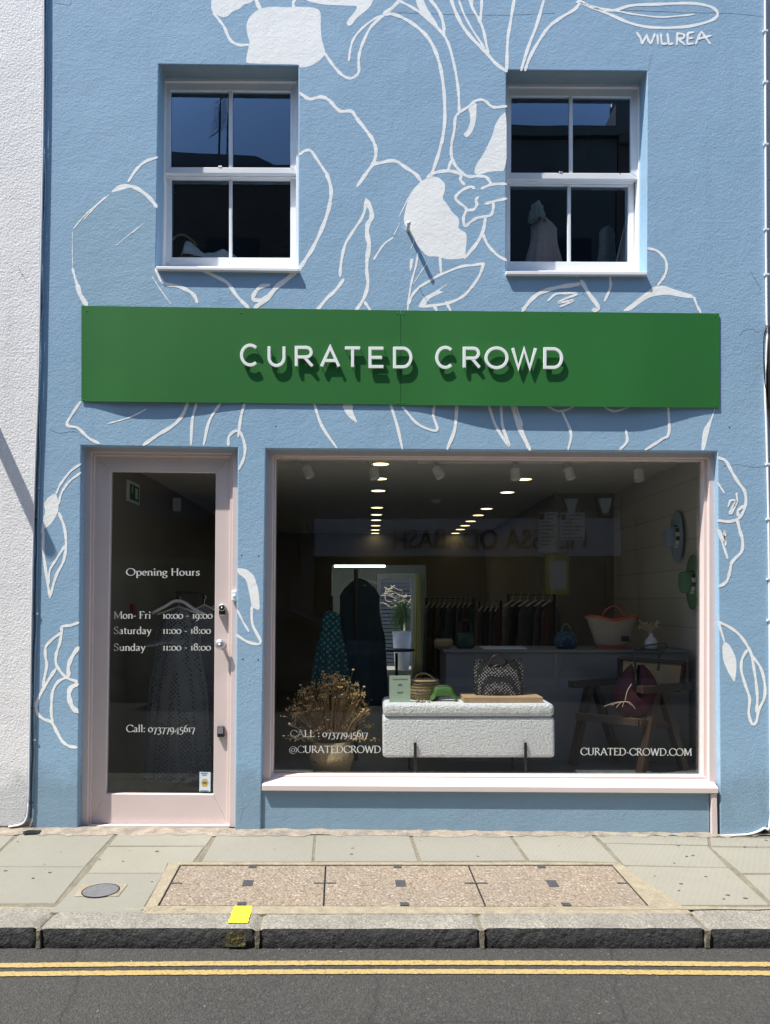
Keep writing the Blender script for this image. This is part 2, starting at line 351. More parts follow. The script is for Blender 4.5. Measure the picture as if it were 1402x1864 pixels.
def thing(name, loc, label, cat, group=None):
    o = bpy.data.objects.new(name, None); COL.objects.link(o); o.location = loc; o.empty_display_size = .2
    return tag(o, label, cat, group)
def fixn(o):
    import bmesh
    b = bmesh.new(); b.from_mesh(o.data); bmesh.ops.recalc_face_normals(b, faces=b.faces[:]); b.to_mesh(o.data); b.free(); return o
def catmull(P, k=6):
    P = [Vector(p) for p in P]
    if len(P) < 3: return [P[0].lerp(P[-1], i / k) for i in range(k + 1)]
    Q = [P[0] * 2 - P[1]] + P + [P[-1] * 2 - P[-2]]; out = []
    for i in range(1, len(Q) - 2):
        a, b, c, d = Q[i - 1:i + 3]
        for j in range(k):
            t = j / k; out.append(.5 * ((2 * b) + (c - a) * t + (2 * a - 5 * b + 4 * c - d) * t * t + (3 * b - a - 3 * c + d) * t ** 3))
    out.append(P[-1]); return out
def quadp(q, y): return [W(a, b, y) for a, b in q]
def ring(mb, outer, inner, y0, y1, yi=None):    # picture-frame moulding between two traced quads
    o = quadp(outer, y0); i = quadp(inner, y0 if yi is None else yi)
    for k in range(4):
        j = (k + 1) % 4
        mb.prism([o[k], o[j], i[j], i[k]], y1 - y0)
    return mb
# ================================================================= GROUND
def struct(o): o['kind'] = 'structure'; return o
g = MB().add([(-300, -300, -.32), (300, -300, -.32), (300, 300, -.32), (-300, 300, -.32)], [(0, 1, 2, 3)]); struct(g.build('ground', 'joint'))
g = MB().box(-60, 60, -7.62, YK + .02, -.30, ZR); struct(g.build('road', 'asphalt'))
# pavement bed + slabs
g = MB()
def bedfn(u, v):
    x = -60 + 120 * u if 0 else [-60, -4, -3, -2, -1, 0, 1, 2, 3, 4, 60][int(round(u * 10))]
    y = YK + .20 + (-YK + .35 - .20) * v
    return Vector((x, y, gz(x, min(y, 0)) - .0015))
g.grid(bedfn, 10, 6, smooth=False); 
struct(g.build('pavement_bed', 'joint'))
SL = [[(-90, 1518), (30, 1518), (-2, 1550), (-150, 1550)], [(-154, 1552), (-5, 1552), (-30, 1577), (-190, 1577)],
 [(36, 1519), (209, 1519), (155, 1577), (-27, 1577), (3, 1549)], [(-28, 1579), (154, 1579), (101, 1644), (-110, 1646)],
 [(215, 1519), (390, 1519), (375, 1540), (198, 1540)], [(196, 1542), (372, 1542), (352, 1569), (306, 1571), (299, 1589), (160, 1589)],
 [(158, 1591), (298, 1591), (257, 1661), (86, 1661), (108, 1645)], [(395, 1519), (572, 1521), (568, 1568), (368, 1569)],
 [(576, 1521), (745, 1521), (761, 1568), (573, 1568)], [(751, 1521), (925, 1519), (958, 1567), (768, 1568)], [(931, 1519), (1076, 1519), (1125, 1570), (965, 1567)],
 [(1082, 1519), (1288, 1524), (1290, 1539), (1100, 1534)], [(1103, 1536), (1288, 1541), (1325, 1579), (1137, 1575)], [(1140, 1577), (1327, 1581), (1400, 1648), (1212, 1648)],
 [(1292, 1525), (1470, 1528), (1480, 1543), (1295, 1540)], [(1295, 1543), (1470, 1546), (1500, 1591), (1350, 1590)], [(1354, 1593), (1510, 1593), (1580, 1652), (1412, 1650)]]
g = MB()
for q in SL:
    p = [G(a, b) for a, b in q]; p = [x + Vector((0, 0, .0025 + random.uniform(-.0012, .0012))) for x in p]
    g.prism(p, (0, 0, -.03))
# more slabs past the picture edges so the street carries on
for sgn in (-1, 1):
    x = 2.95 * sgn
    for k in range(40):
        x2 = x + sgn * .9
        for (ya, yb) in ((-1.17, -.78), (-.77, -.35), (-.34, -.02)):
            a, b = sorted((x + sgn * .004, x2))
            g.prism([Vector((a, ya, gz(a, ya) + .002)), Vector((b, ya, gz(b, ya) + .002)), Vector((b, yb, gz(b, yb) + .002)), Vector((a, yb, gz(a, yb) + .002))], (0, 0, -.03))
        x = x2
o = g.build('pavement', 'slab', bevel=.003, seg=1); fixn(o); struct(o)
# rubble / mortar fillet along the wall foot, ragged edge
g = MB(); n = 90; rr = random.Random(3)
fr = [];
for i in range(n + 1):
    px = -40 + 1480 * i / n; p = G(px, 1521 + rr.uniform(-3, 2.5) + px * .002); fr.append(p + Vector((0, 0, .004)))
bk = [Vector((p.x, .02, gz(p.x, 0) + .012 + rr.uniform(-.004, .006))) for p in fr]
g.add(fr + bk, [(i, i + 1, n + 2 + i, n + 1 + i) for i in range(n)]); struct(g.build('wall_foot_fillet', 'rubble'))
# kerb stones
g = MB(); gf = MB(); rr = random.Random(11)
kj = [-700, -330, 75, 470, 876, 1283, 1700, 2100]
def kx(px): return Zp(px, 1685, 0).x
YB = YK + .215
for a, b in list(zip(kj[:-1], kj[1:])) + [None] * 0:
    x0 = kx(a) + .005; x1 = kx(b) - .005; nx = max(8, int((x1 - x0) / .02)); h0 = rr.uniform(-.003, .003)
    ph = rr.uniform(0, 50)
    from mathutils import noise as mn
    def top(u, v):
        x = x0 + (x1 - x0) * u; y = YK + .012 + (YB - YK - .012) * v
        e = min(u, 1 - u) * (x1 - x0); e = max(0, 1 - e / .02) ** 2 * .012
        y2 = y + (mn.noise((x * 9, ph, 0)) * .006 if v < .01 else 0)
        return Vector((x, y2, h0 + .002 - e + mn.noise((x * 14, y * 14, ph)) * .002 - (.006 if v == 0 else 0)))
    g.grid(top, nx, 8)
    def face(u, v):
        x = x0 + (x1 - x0) * u; e = min(u, 1 - u) * (x1 - x0); e = max(0, 1 - e / .03) ** 2 * .02
        z = ZR - .03 + (h0 - .004 - ZR + .03) * v
        d = mn.noise((x * 40, z * 40, ph)) * .0035 + mn.noise((x * 95, z * 95, ph)) * .003
        if v > .99: d = mn.noise((x * 9, ph, 0)) * -.006 * 0 + .0; return Vector((x, YK + .012 + mn.noise((x * 9, ph, 0)) * .006, h0 - .004 - e * .6 + mn.noise((x * 14, 0, ph)) * .002))
        bulge = .012 * math.sin(math.pi * min(1, v)) 
        return Vector((x, YK + .010 - bulge * .8 + d + e, z))
    gf.grid(face, nx * 2, 8)
struct(g.build('kerb', 'granite')); struct(gf.build('kerb_face', 'kerbface'))
g = MB().box(-12, 12, YK + .03, YB + .01, ZR - .05, -.010); struct(g.build('kerb_bedding', 'joint'))
g = MB().box(-60, -4.2, YK + .005, YB, ZR - .05, 0); g.box(4.2, 60, YK + .005, YB, ZR - .05, 0); struct(g.build('far_kerb', 'granite'))
g = MB()     # ragged mortar between kerb backs and paving
pts = []; n = 80
fr = [Vector((-4 + 8 * i / n, YB - .012 + rr.uniform(-.008, .006), .0045)) for i in range(n + 1)]
bk = [Vector((p.x, YB + .02 + rr.uniform(-.008, .01), .0035)) for p in fr]
g.add(fr + bk, [(i, i + 1, n + 2 + i, n + 1 + i) for i in range(n)]); struct(g.build('kerb_mortar', 'mortar'))
g = MB()     # mortar smears down the kerb joints
for px in kj[1:-1]:
    x = kx(px); pp = [Vector((x + (rr.uniform(.006, .013)) * s, YK - .004 + rr.uniform(-.002, .002), z)) for s, z in ((-1, -.008), (-1, -.03), (-1, -.055), (-1, -.085), (1, -.085), (1, -.06), (1, -.03), (1, -.008))]
    g.prism(pp, .03)
struct(fixn(g.build('kerb_joint_mortar', 'joint')))
# double yellow lines
g = MB()
for ys in ((1759, 1755.5, 1754, 1754.5, 1757), (1774.5, 1771.5, 1770, 1770.5, 1773)):
    P = catmull([RD(px, y) for px, y in zip((-5, 350, 700, 1050, 1407), ys)], 60)
    P = [Vector((P[0].x - 20, P[0].y, ZR))] + P + [Vector((P[-1].x + 20, P[-1].y, ZR))]
    hw = [.0198 + rr.uniform(-.0022, .0022) for _ in P]; hw2 = [.0198 + rr.uniform(-.0022, .0022) for _ in P]
    n = len(P); g.add([p + Vector((0, hw[i], .004)) for i, p in enumerate(P)] + [p + Vector((0, -hw2[i], .004)) for i, p in enumerate(P)], [(i, n + i, n + i + 1, i + 1) for i in range(n - 1)])
struct(g.build('double_yellow_lines', 'line'))
# opposite pavement
g = MB().box(-60, 60, -9.02, -7.6, -.3, 0.02); struct(g.build('opposite_pavement', 'slab'))
# yellow survey paint
g = MB()
def yp(a, b, up=.0062): p = G(a, b); return p + Vector((0, 0, up))
rr = random.Random(5)
L = [yp(426 - (i / 14) * 11 + rr.uniform(-1.2, 1.2), 1651 + i * 2.25) for i in range(15)]; Rr = [yp(460 - (i / 14) * 8 + rr.uniform(-1, 1), 1651 + i * 2.25) for i in range(15)]
g.add(L + Rr, [(i, i + 1, 15 + i + 1, 15 + i) for i in range(14)])
o = g.build('survey_paint_mark', 'yellowpaint'); struct(o)
def m_drip():
    m, nt, p = newmat('thin yellow overspray'); co = coords(nt); n = noise(nt, co, 55, 6, .75)
    c = mixc(nt, ramp(nt, n.outputs[0], [(.45, 0), (.62, .6)]).outputs[0], (.025, .024, .022), (.30, .25, .02)); nt.links.new(c, p.inputs['Base Color']); p.inputs['Roughness'].default_value = .8; nt.links.new(bump(nt, noise(nt, co, 38, 6).outputs[0], .02), p.inputs['Normal']); return m
M['drip'] = m_drip()
g = MB(); xa = kx(413); xb = kx(450)
g.grid(lambda u, v: Vector((xa + (xb - xa) * u, YK - .0105 + mn.noise((u * 3, v * 3, 0)) * .002, -.012 - .062 * v)), 8, 8)
struct(g.build('survey_paint_runs', 'drip'))

# ================================================================= covers in the pavement
t = thing('service_cover', G(730, 1610), 'long rectangular three-panel pink gravel access cover in a pale mortar surround, beside the yellow paint', 'cover')
def pl(q, up, th=.02):
    return [G(a, b) + Vector((0, 0, up)) for a, b in q], (0, 0, -th)
g = MB(); fo = [(308, 1571), (1128, 1571.5), (1205, 1648), (1268, 1665), (258, 1665)]; fi = [(328, 1575), (1115, 1575), (1184, 1652.5), (287, 1650.5)]
fo = [(308, 1571), (1128, 1571.5), (1262, 1664.5), (258, 1664.5)]
for k in range(4):
    j = (k + 1) % 4; a, b = pl([fo[k], fo[j], fi[j], fi[k]], .0048); g.prism(a, b)
fixn(g.build('mortar_surround', 'mortar', t, bevel=.002, seg=1))
def cl(u, v):   # point on the cover by bilinear photo coordinates
    tx = 329 + (1114 - 329) * u; bx = 289 + (1182 - 289) * u; y = 1576 + (1650.5 - 1576) * v + (2 * u if v > .5 else 0)
    return (tx + (bx - tx) * v, y)
us = [0, .3365, .667, 1]
g = MB(); a, b = pl([(327, 1574.6), (1116, 1574.6), (1186, 1653), (286, 1651)], -.0005); g.prism(a, b); fixn(g.build('steel_frame', 'blackmetal', t))
for k in range(3):
    u0, u1 = us[k] + .0018, us[k + 1] - .0018
    g = MB(); a, b = pl([cl(u0, .02), cl(u1, .02), cl(u1, .985), cl(u0, .985)], .0042); g.prism(a, b); p = fixn(g.build('cover_panel', 'aggregate', t, bevel=.0015, seg=1))
    for (uc, vc, hu, hv) in (((u0 + u1) / 2, .45, .011, .07), ((u0 + u1) / 2, .035, .009, .045), ((u0 + u1) / 2, .955, .009, .045), (u0 + .011, .45, .012, .012), (u1 - .011, .45, .012, .012)):
        g = MB(); a, b = pl([cl(uc - hu, max(.0, vc - hv)), cl(uc + hu, max(.0, vc - hv)), cl(uc + hu, min(.985, vc + hv)), cl(uc - hu, min(.985, vc + hv))], .0068, .004); g.prism(a, b); fixn(g.build('lifting_plate', 'cast', p))
t = thing('round_cover', G(186, 1623), 'small round iron cover in a square of mortar on the left paving', 'cover')
g = MB(); a, b = pl([(149, 1611.5), (232, 1611.5), (216, 1633), (135, 1633.5)], .0052, .01); g.prism(a, b); fixn(g.build('mortar_surround', 'mortar', t))
c = G(183.5, 1623); g = MB().lathe([(.086, -.004), (.086, .0065), (.080, .0078), (.0, .0078)], c, n=40, smooth=False); g.build('iron_lid', 'iron', t)
g = MB()
for k in range(40):
    a = 2 * math.pi * k / 40; a2 = 2 * math.pi * (k + 1) / 40
    g.prism([c + Vector((r * math.cos(q), r * math.sin(q), .0072)) for r, q in ((.086, a), (.091, a), (.091, a2), (.086, a2))], (0, 0, -.008))
fixn(g.build('lid_rim', 'blackmetal', t))
t = tag(MB().prism([G(a, b) + Vector((0, 0, .012)) for a, b in ((42, 1517.5), (52, 1514.5), (75, 1515), (70, 1520), (45, 1521))], (0, 0, -.012)).build('drain_grate', 'blackmetal', bevel=.002), 'small dark rusted drain grate at the foot of the white building', 'drain')

# ================================================================= BLUE BUILDING
B = thing('shop_building', (0, 0, 0), 'pale blue rendered two-storey shop with white line mural, pink door and wide pink shop window', 'building')
doorO = [(148, 811), (433, 815.5), (427, 1540), (141, 1540)]
shopO = [(484, 817), (1306, 822), (1311, 1560), (470, 1560)]
winL = [(289, 117), (543.5, 120.5), (543, 491), (284, 487)]
winR = [(922, 128), (1178.5, 130), (1177.5, 497), (921.5, 493)]
TH = .17
outer = [(-110, -560), (1394, -560), (1395, 590), (1396, 760), (1400, 900), (1403, 1200), (1403, 1490), (1397, 1506), (1384, 1514), (1360, 1519), (1335, 1521), (1311.5, 1523), (1306, 822), (484, 817), (475, 1519), (440, 1530), (427.5, 1530), (433, 815.5), (148, 811), (141.5, 1530), (-110, 1530)]
wl = MB().holed([W(a, b) for a, b in outer], [[W(a, b) for a, b in winL], [W(a, b) for a, b in winR]], TH)
wall = fixn(wl.build('wall', 'blue', B, bevel=.006, seg=2))
# stall riser, set back under the shop window
g = MB().prism([W(476, 1430, .015), W(1291, 1436, .015), W(1291, 1536, .015), W(468, 1536, .015)], .12); fixn(g.build('stall_riser', 'blue', B))
# mural
ZN = {'1': (360, 0, 3.789), '2': (700, 0, 3.789), '3': (540, 260, 3.505), '4': (100, 260, 3.048), '5': (900, 380, 2.793), '6': (40, 720, 3.048), '7': (540, 720, 1.626), '8': (1240, 800, 3.327), 'L': (0, 1100, 4.05), 'b': (700, 0, 2.003)}
ST = """
1 5 110 90 150 140 185 190 210 250 240 290 290 310 355 308
1 7 400 -10 415 30 432 62
1 5 665 52 658 25 670 0 690 -12
1 5 1405 -5 1340 60 1290 100 1200 180 1150 270 1120 350 1110 420 1112 490 1090 525 1050 540 1000 520 950 470 905 410 880 370
1 4 1404 112 1350 98 1290 102 1220 130 1140 190 1080 260 1055 330 1042 420
1 6 703 640 770 682 850 668 905 690 950 740 990 768 1060 768 1100 820 1170 910 1210 970 1230 1040 1215 1120 1170 1185 1100 1285
3 6 485 135 530 128 625 115 700 160 760 200 795 245
3 5 18 75 50 52 90 50 130 105 190 195
3 6.5 190 190 218 280 218 350 200 440 165 540 110 660 60 740 12 815
3 5 277 850 285 760 310 650 350 580 410 490 435 430 440 370
3 8 445 362 475 430 478 480 455 520 450 580 462 650 450 740
3 6 450 735 448 820 455 900 430 990 378 1070
3 3.5 615 605 560 645 520 700 492 745
3 6 300 870 250 940 200 985 132 1066
3 5 435 1015 470 1068
3 6 925 0 900 90 858 212
3 5.5 985 80 1010 140 1060 195 1100 215 1150 212 1200 215 1225 235 1240 262
3 5 985 115 965 180
3 6 835 218 880 192 950 180 1010 185 1052 205
3 5 1055 205 1045 235 1072 267
3 5 1338 262 1280 262 1230 270 1180 292
3 5 1135 290 1110 280 1060 300 1015 345 1030 375 1075 410 1090 428 1130 425 1150 395 1145 365 1160 345
3 5 1085 428 1065 480 1075 530 1110 505 1150 480 1200 470 1240 460 1255 420 1255 378
3 5 1338 355 1280 368 1205 390
3 6 1205 480 1190 560 1150 640 1072 737
3 5 1185 575 1220 650 1280 715 1338 750
3 5 915 728 922 830
3 4.5 1195 768 1130 780 1050 790 920 840 850 880 785 920 740 970 715 1030
3 5 1195 768 1165 850 1110 930 1060 980 990 1015 900 1035 785 1046
3 6 880 1040 894 1070
3 5 955 1015 982 1070
3 3.5 709 1070 715 1000 735 880 760 790 775 700
3 2 655 470 690 400 715 345
3 1.6 620 590 660 510
3 1.6 745 900 790 830 830 770
3 1.6 725 680 745 640 750 600
2 5 -5 92 60 45 108 -5
2 6 -2 100 60 98 140 130 230 190 300 260 350 350 385 460 405 580 415 700 415 850 400 960 390 1000
2 5 102 6 180 45 250 90 330 160 400 230 440 300 470 400 495 520 512 650 515 775
2 5.5 312 -8 365 60 395 120 410 190 410 250
2 6 458 -8 490 80 540 180 610 270 690 350 770 440 842 492
2 3.5 515 5 550 100 610 210 690 330
2 5 585 -5 610 60 650 130 680 200 700 290 715 370
2 5 672 -8 668 70 660 145
2 5.5 896 -8 870 150 850 280 843 488
2 5.5 1102 -8 1050 170 990 330 943 484
2 5.5 970 484 1010 380 1080 260 1140 180 1220 120 1310 65 1350 15 1352 -8
b 5 712 5 760 25 830 38 900 20 1000 15 1120 12 1190 25 1215 50 1190 75 1100 97 980 100 900 85 820 52 740 20 705 8
b 3 780 28 850 40 900 50 1000 62 1070 58 1130 52
b 4 700 8 716 0 725 -12
2 5 515 778 490 810 482 900 465 980 460 1060 475 1110
2 5 513 776 580 735 620 700 665 688 700 700 740 735 780 740 842 732
4 5 568 80 500 105 450 150 408 215
4 6.5 400 238 450 250 510 290 550 335 564 356
4 2.2 280 300 200 370 150 420 100 480
4 2 300 290 230 350 160 425
4 1.2 98 490 97 600 100 700
4 4.5 98 695 115 760 128 800
4 8 125 785 140 840 178 902
4 1.4 460 470 400 520 340 570
4 1.2 500 440 430 500
4 6 560 703 590 760 620 785 680 795 740 820 775 850 790 885
4 6 818 706 900 745 960 780 1010 850 1075 916
4 8.5 1350 700 1290 755 1230 800 1180 860 1110 914
4 7 1190 788 1140 800 1105 840 1102 868 1140 872 1190 850
4 1.5 540 742 590 820 645 895
5 7 143 518 190 460 240 425 320 400 400 388 432 382
5 4 270 470 310 435 360 430 420 432 350 462 330 478 405 464 335 498
5 7 442 366 480 430 530 503 500 516
5 4.5 588 345 590 400 560 470
5 4.5 780 200 830 215 870 260 875 310 860 350 830 390
5 4 1015 448 1030 490 1050 528
6 5 325 35 290 85 250 160 310 180 370 235 430 266
6 2.5 480 155 600 120 690 75
6 6 920 40 890 110 840 165 760 215 675 273
6 5 968 45 945 140 938 273
6 5 1100 45 1040 140 1008 273
6 5 1235 45 1215 120 1200 230
6 5 1145 277 1150 225 1190 195 1220 220 1238 290 1230 350 1203 410
6 4 325 380 270 420 215 490 190 545
6 4 325 428 260 480 220 540 203 605
6 5 120 750 118 850 130 950 155 1122
6 5 205 650 235 730 245 830 230 920 190 1000 157 1115
6 4 240 830 190 910 155 970 148 1050
6 5 1275 1172 1280 1270 1325 1370 1260 1370 1190 1328
6 3.5 1195 1190 1230 1260 1260 1310
L 5 578 135 520 155 460 165 455 210 440 290 415 370 415 440 450 500 500 545 570 570
L 5 450 210 390 255 340 310 335 380 345 450 325 560 320 615
L 5.5 412 475 360 555 310 640 270 730 275 800 320 845 380 870 420 940 460 1010 510 1045 567 1055
L 5 490 540 430 570 390 640 380 730 380 820 390 870
L 7 577 318 530 390 505 460 508 530
L 8.5 570 588 520 620 510 680 530 750 570 793
7 5 52 24 75 90 118 154
7 5 278 26 298 90 313 157
7 4.5 314 34 360 85 415 103 405 60 408 26
7 6 475 26 468 100 446 158
7 5 568 26 590 90 630 150 610 90 605 26
7 8 638 26 660 95 690 159
7 4 648 26 668 90
7 4 735 26 770 45 800 42 830 26
7 4.5 785 45 812 110 804 159
7 4 900 26 940 46 995 30
7 5 975 102 978 135 958 159
7 5 1100 26 1102 110 1080 130 1033 160
8 5.5 222 110 270 130 310 200 350 265 385 315 392 380 375 440 345 480 290 497 222 490
8 5 345 462 345 430 378 400
8 3.5 222 262 262 325
8 4 335 325 338 370 310 440 295 440 330 375 300 370 285 405
8 5.5 340 485 355 550 372 610 365 680 310 740 295 800 275 860 228 892
8 4 222 545 255 640 282 720
8 4 230 545 265 620 262 550 270 640
8 5 222 1103 290 1135 350 1180 395 1240 425 1300 440 1380 455 1480 462 1580 455 1650
8 4 228 1110 262 1225
8 5 400 1275 370 1330 365 1400 390 1490 415 1570 410 1660 430 1722 455 1710 470 1640 505 1560 505 1470 480 1380 425 1305
b 4 920 118 934 140 940 160
b 4 940 160 950 140 956 126
b 4 956 126 962 145 970 160
b 4 970 160 980 140 986 122
b 4 995 126 998 160
b 4 1008 124 1011 160
b 4 1011 160 1030 159
b 4 1032 122 1037 162
b 4 1037 162 1052 158
b 4 1066 163 1067 140 1068 120
b 4 1066 121 1090 125 1090 138 1068 143
b 4 1072 143 1095 163
b 4 1127 117 1106 120
b 4 1106 120 1104 160
b 4 1104 160 1128 158
b 4 1106 140 1124 138
b 4 1135 160 1145 135 1156 114
b 4 1156 114 1170 135 1188 160
b 4 1142 142 1190 130
"""
BL = """
1 95 -20 92 60 110 95 170 120 205 115 240 80 290 60 320 30 360 22 388 0 388 -20
1 430 60 500 45 600 50 700 46 790 50 835 65 850 95 848 180 855 270 885 370 850 410 790 450 740 466 703 466 700 446 640 443 500 441 335 437 335 400 350 330 360 290 340 230 335 170 355 120 390 85
1 725 -25 760 10 860 32 1000 38 1095 40 1100 60 1050 120 1025 155 1035 178 1060 175 1100 120 1160 75 1195 40 1220 -25
3 862 212 910 222 945 255 948 300 930 355 965 395 990 440 1035 480 1038 520 1030 545 1085 575 1085 640 1078 690 1080 730 1040 742 960 745 900 725 830 725 760 640 720 570 680 500 700 400 720 330 760 280 800 240
3 775 1047 810 985 890 945 965 895 955 907 905 945 945 950 860 985 830 1020 822 1047
3 722 740 748 738 735 800 722 825
2 212 -12 265 -12 295 60 350 140 380 200 340 168 280 112 235 65
2 578 -12 614 -12 610 40 600 50
2 842 765 800 800 765 855 745 930 690 1050 630 1140 618 1190 640 1208 740 1182 842 1180
2 690 345 715 330 722 378
2 575 735 635 700 635 790 625 860 600 920 570 950 542 930 575 890 592 840 590 790
4 305 278 350 235 400 225 425 245 370 262
5 648 522 720 465 780 420 810 395 860 390 930 415 1010 438 1012 456 950 450 880 435 800 445 740 480 690 520
6 190 540 205 600 200 650 165 710 120 745 105 772 115 700 130 640 120 600 150 560
6 1196 955 1250 965 1290 1000 1315 1090 1322 1195 1275 1175 1265 1110 1245 1020 1196 985
7 132 26 168 26 165 45 183 85 150 60
7 1243 26 1222 100 1208 162 1197 162 1203 100 1225 70
8 262 1222 300 1250 335 1330 335 1400 325 1475 285 1410 255 1340 248 1260
"""
def brushes(text, blobs):
    mb = MB(); yy = -.0004; rr = random.Random(2)
    for ln in blobs.strip().splitlines():
        a = ln.split(); ox, oy, s = ZN[a[0]]; v = list(map(float, a[1:])); P = [Vector((ox + x / s, oy + y / s, 0)) for x, y in zip(v[::2], v[1::2])]
        sm = []
        for i in range(len(P)):
            p0, p1, p2 = P[i - 1], P[i], P[(i + 1) % len(P)]; sm.append(p1.lerp(p0, .22)); sm.append(p1 * .84 + p0 * .08 + p2 * .08); sm.append(p1.lerp(p2, .22))
        pts = [W(p.x, p.y, yy) for p in sm]; tri = tessellate_polygon([pts]); mb.add(pts, [tuple(t) for t in tri]); yy -= .000008
    for ln in text.strip().splitlines():
        a = ln.split(); ox, oy, s = ZN[a[0]]; wd = float(a[1]); v = list(map(float, a[2:]))
        P = catmull([Vector((ox + x / s, oy + y / s, 0)) for x, y in zip(v[::2], v[1::2])], 7)
        n = len(P); Lp = []; Rp = []; ph = rr.uniform(0, 9)
        for i in range(n):
            t = (P[min(i + 1, n - 1)] - P[max(i - 1, 0)]); t.normalize() if t.length else None; nn = Vector((-t.y, t.x, 0))
            k = wd / 2 * (1 + .14 * math.sin(i * .7 + ph)) + rr.uniform(-.18, .18)
            if i in (0, n - 1): k *= .62
            Lp.append(P[i] + nn * k); Rp.append(P[i] - nn * k)
        e0 = (P[0] - P[1]).normalized() * wd * .3; e1 = (P[-1] - P[-2]).normalized() * wd * .3
        Lp = [P[0] + e0 + (Lp[0] - P[0]) * .5] + Lp + [P[-1] + e1 + (Lp[-1] - P[-1]) * .5]; Rp = [P[0] + e0 + (Rp[0] - P[0]) * .5] + Rp + [P[-1] + e1 + (Rp[-1] - P[-1]) * .5]; n += 2
        mb.add([W(p.x, p.y, yy) for p in Lp + Rp], [(i, n + i, n + i + 1, i + 1) for i in range(n - 1)]); yy -= .000008
    return mb
mural = fixn(brushes(ST, BL).build('mural', 'mural', B))
g = MB(); yq_ = -.00025
for L_ in ("4 98 490 100 400 200 330 330 262 400 235 520 262 562 345 558 560 556 700 600 860 400 905 180 898 140 840 105 760 96 640",):
    a = L_.split(); ox, oy, s_ = ZN[a[0]]; v = list(map(float, a[1:])); pts = [W(ox + x / s_, oy + y / s_, yq_) for x, y in zip(v[::2], v[1::2])]; g.add(pts, [tuple(t) for t in tessellate_polygon([pts])])
M['petal'] = plaster('thinned pale blue paint', (.262, .415, .537), (.285, .44, .56)); fixn(g.build('faded_petal', 'petal', B))
rr = random.Random(12); M['crack'] = mat('dirt in cracks', (.10, .15, .20), .9)     # hairline cracks in the render
for P_ in ([(90, 782), (110, 788), (135, 786), (160, 800), (165, 806)], [(700, 22), (790, 25), (905, 27), (1010, 24)], [(1130, 18), (1230, 22), (1330, 24), (1391, 31)], [(1316, 848), (1345, 846), (1372, 850), (1395, 848)], [(1180, 128), (1183, 112), (1186, 100)], [(100, 5), (127, 8), (129, -5)], [(545, 178), (600, 176)], [(440, 1445), (442, 1470), (436, 1500)], [(475, 1450), (472, 1480), (477, 1505)], [(1345, 610), (1362, 598), (1380, 605)]):
    Q = catmull([Vector((a, b, 0)) for a, b in P_], 8); Q = [p + Vector((rr.uniform(-.8, .8), rr.uniform(-.8, .8), 0)) for p in Q]; n = len(Q)
    g = MB(); g.add([W(p.x, p.y, -.00032) for p in Q] + [W(p.x + .3, p.y + rr.uniform(.5, 1.0), -.00032) for p in Q], [(i, n + i, n + i + 1, i + 1) for i in range(n - 1)]); fixn(g.build('hairline_crack', 'crack', B))
M['soffit'] = plaster('shade toned soffit blue', (.21, .27, .31), (.25, .31, .35))  # shade and warm bounce under the lintel toned into this colour
for w_ in (winL, winR):
    q = [W(w_[0][0] + 1, w_[0][1], 0), W(w_[1][0] - 1, w_[1][1], 0)]; g = MB(); g.add([q[0] + Vector((0, .004, -.001)), q[1] + Vector((0, .004, -.001)), q[1] + Vector((0, .125, -.001)), q[0] + Vector((0, .125, -.001))], [(0, 1, 2, 3)]); g.build('soffit', 'soffit', B)
# grit lying in the gutter
g = MB(); rr = random.Random(31)
for k in range(260):
    x = rr.uniform(-2.6, 2.7); y = YK - .02 - abs(rr.gauss(0, .035)); r = rr.uniform(.0012, .0042); g.ball((x, y, ZR + r * .6), r, 5, (1, rr.uniform(.6, 1.4), .7))
for k in range(160): x = rr.uniform(-2.4, 2.5); r = rr.uniform(.001, .003); y = -.03 - abs(rr.gauss(0, .03)); g.ball((x, y, gz(x, y) + .006), r, 5, (1, 1, .7))
o = g.build('gutter_grit', 'joint'); o['kind'] = 'stuff'
# parapet and side/back shell, upper floor, roof
zt = W(700, -560).z
g = MB().box(-2.75, 2.50, -.06, .35, zt, zt + .12); g.build('coping', 'grey_wall', B)
# ---- interior shell
XL, XR, ZC, YBK = -1.94, 2.45, 2.525, 7.6
g = MB().box(XL - .1, XR + .1, TH + .001, 9.95, ZC, ZC + .15); g.build('shop_ceiling', 'ceiling', B)
g = MB().box(XL - .1, XR + .1, TH + .001, 9.95, -.12, -.02); g.build('shop_floor', 'intfloor', B)
g = MB().box(XL - .1, XL, TH + .001, 9.95, -.02, ZC); g.build('left_partition', 'intwall', B)
g = MB().box(XR, XR + .1, TH + .001, 9.95, -.02, ZC); g.build('right_partition', 'rightbrick', B)
g = MB().box(1.86, XR, 2.9, 3.0, -.02, ZC); g.box(1.86, 1.94, 3.0, 7.6, -.02, ZC); g.build('alcove_wall', 'intwall', B)
# bulkhead over the back room + back wall with the garden door opening
g = MB().box(XL, -.62, YBK, YBK + .1, -.02, ZC); g.box(-.62, 1.86, YBK, YBK + .1, 2.02, ZC); g.box(.9, 1.86, YBK, YBK + .1, -.02, 2.02); g.build('back_wall', 'intwall', B)
g = MB().box(XL, .12, 9.85, 9.95, -.02, ZC); g.box(.12, .86, 9.85, 9.95, 1.96, ZC); g.box(.86, XR, 9.85, 9.95, -.02, ZC); g.build('rear_wall', 'grey_wall', B)
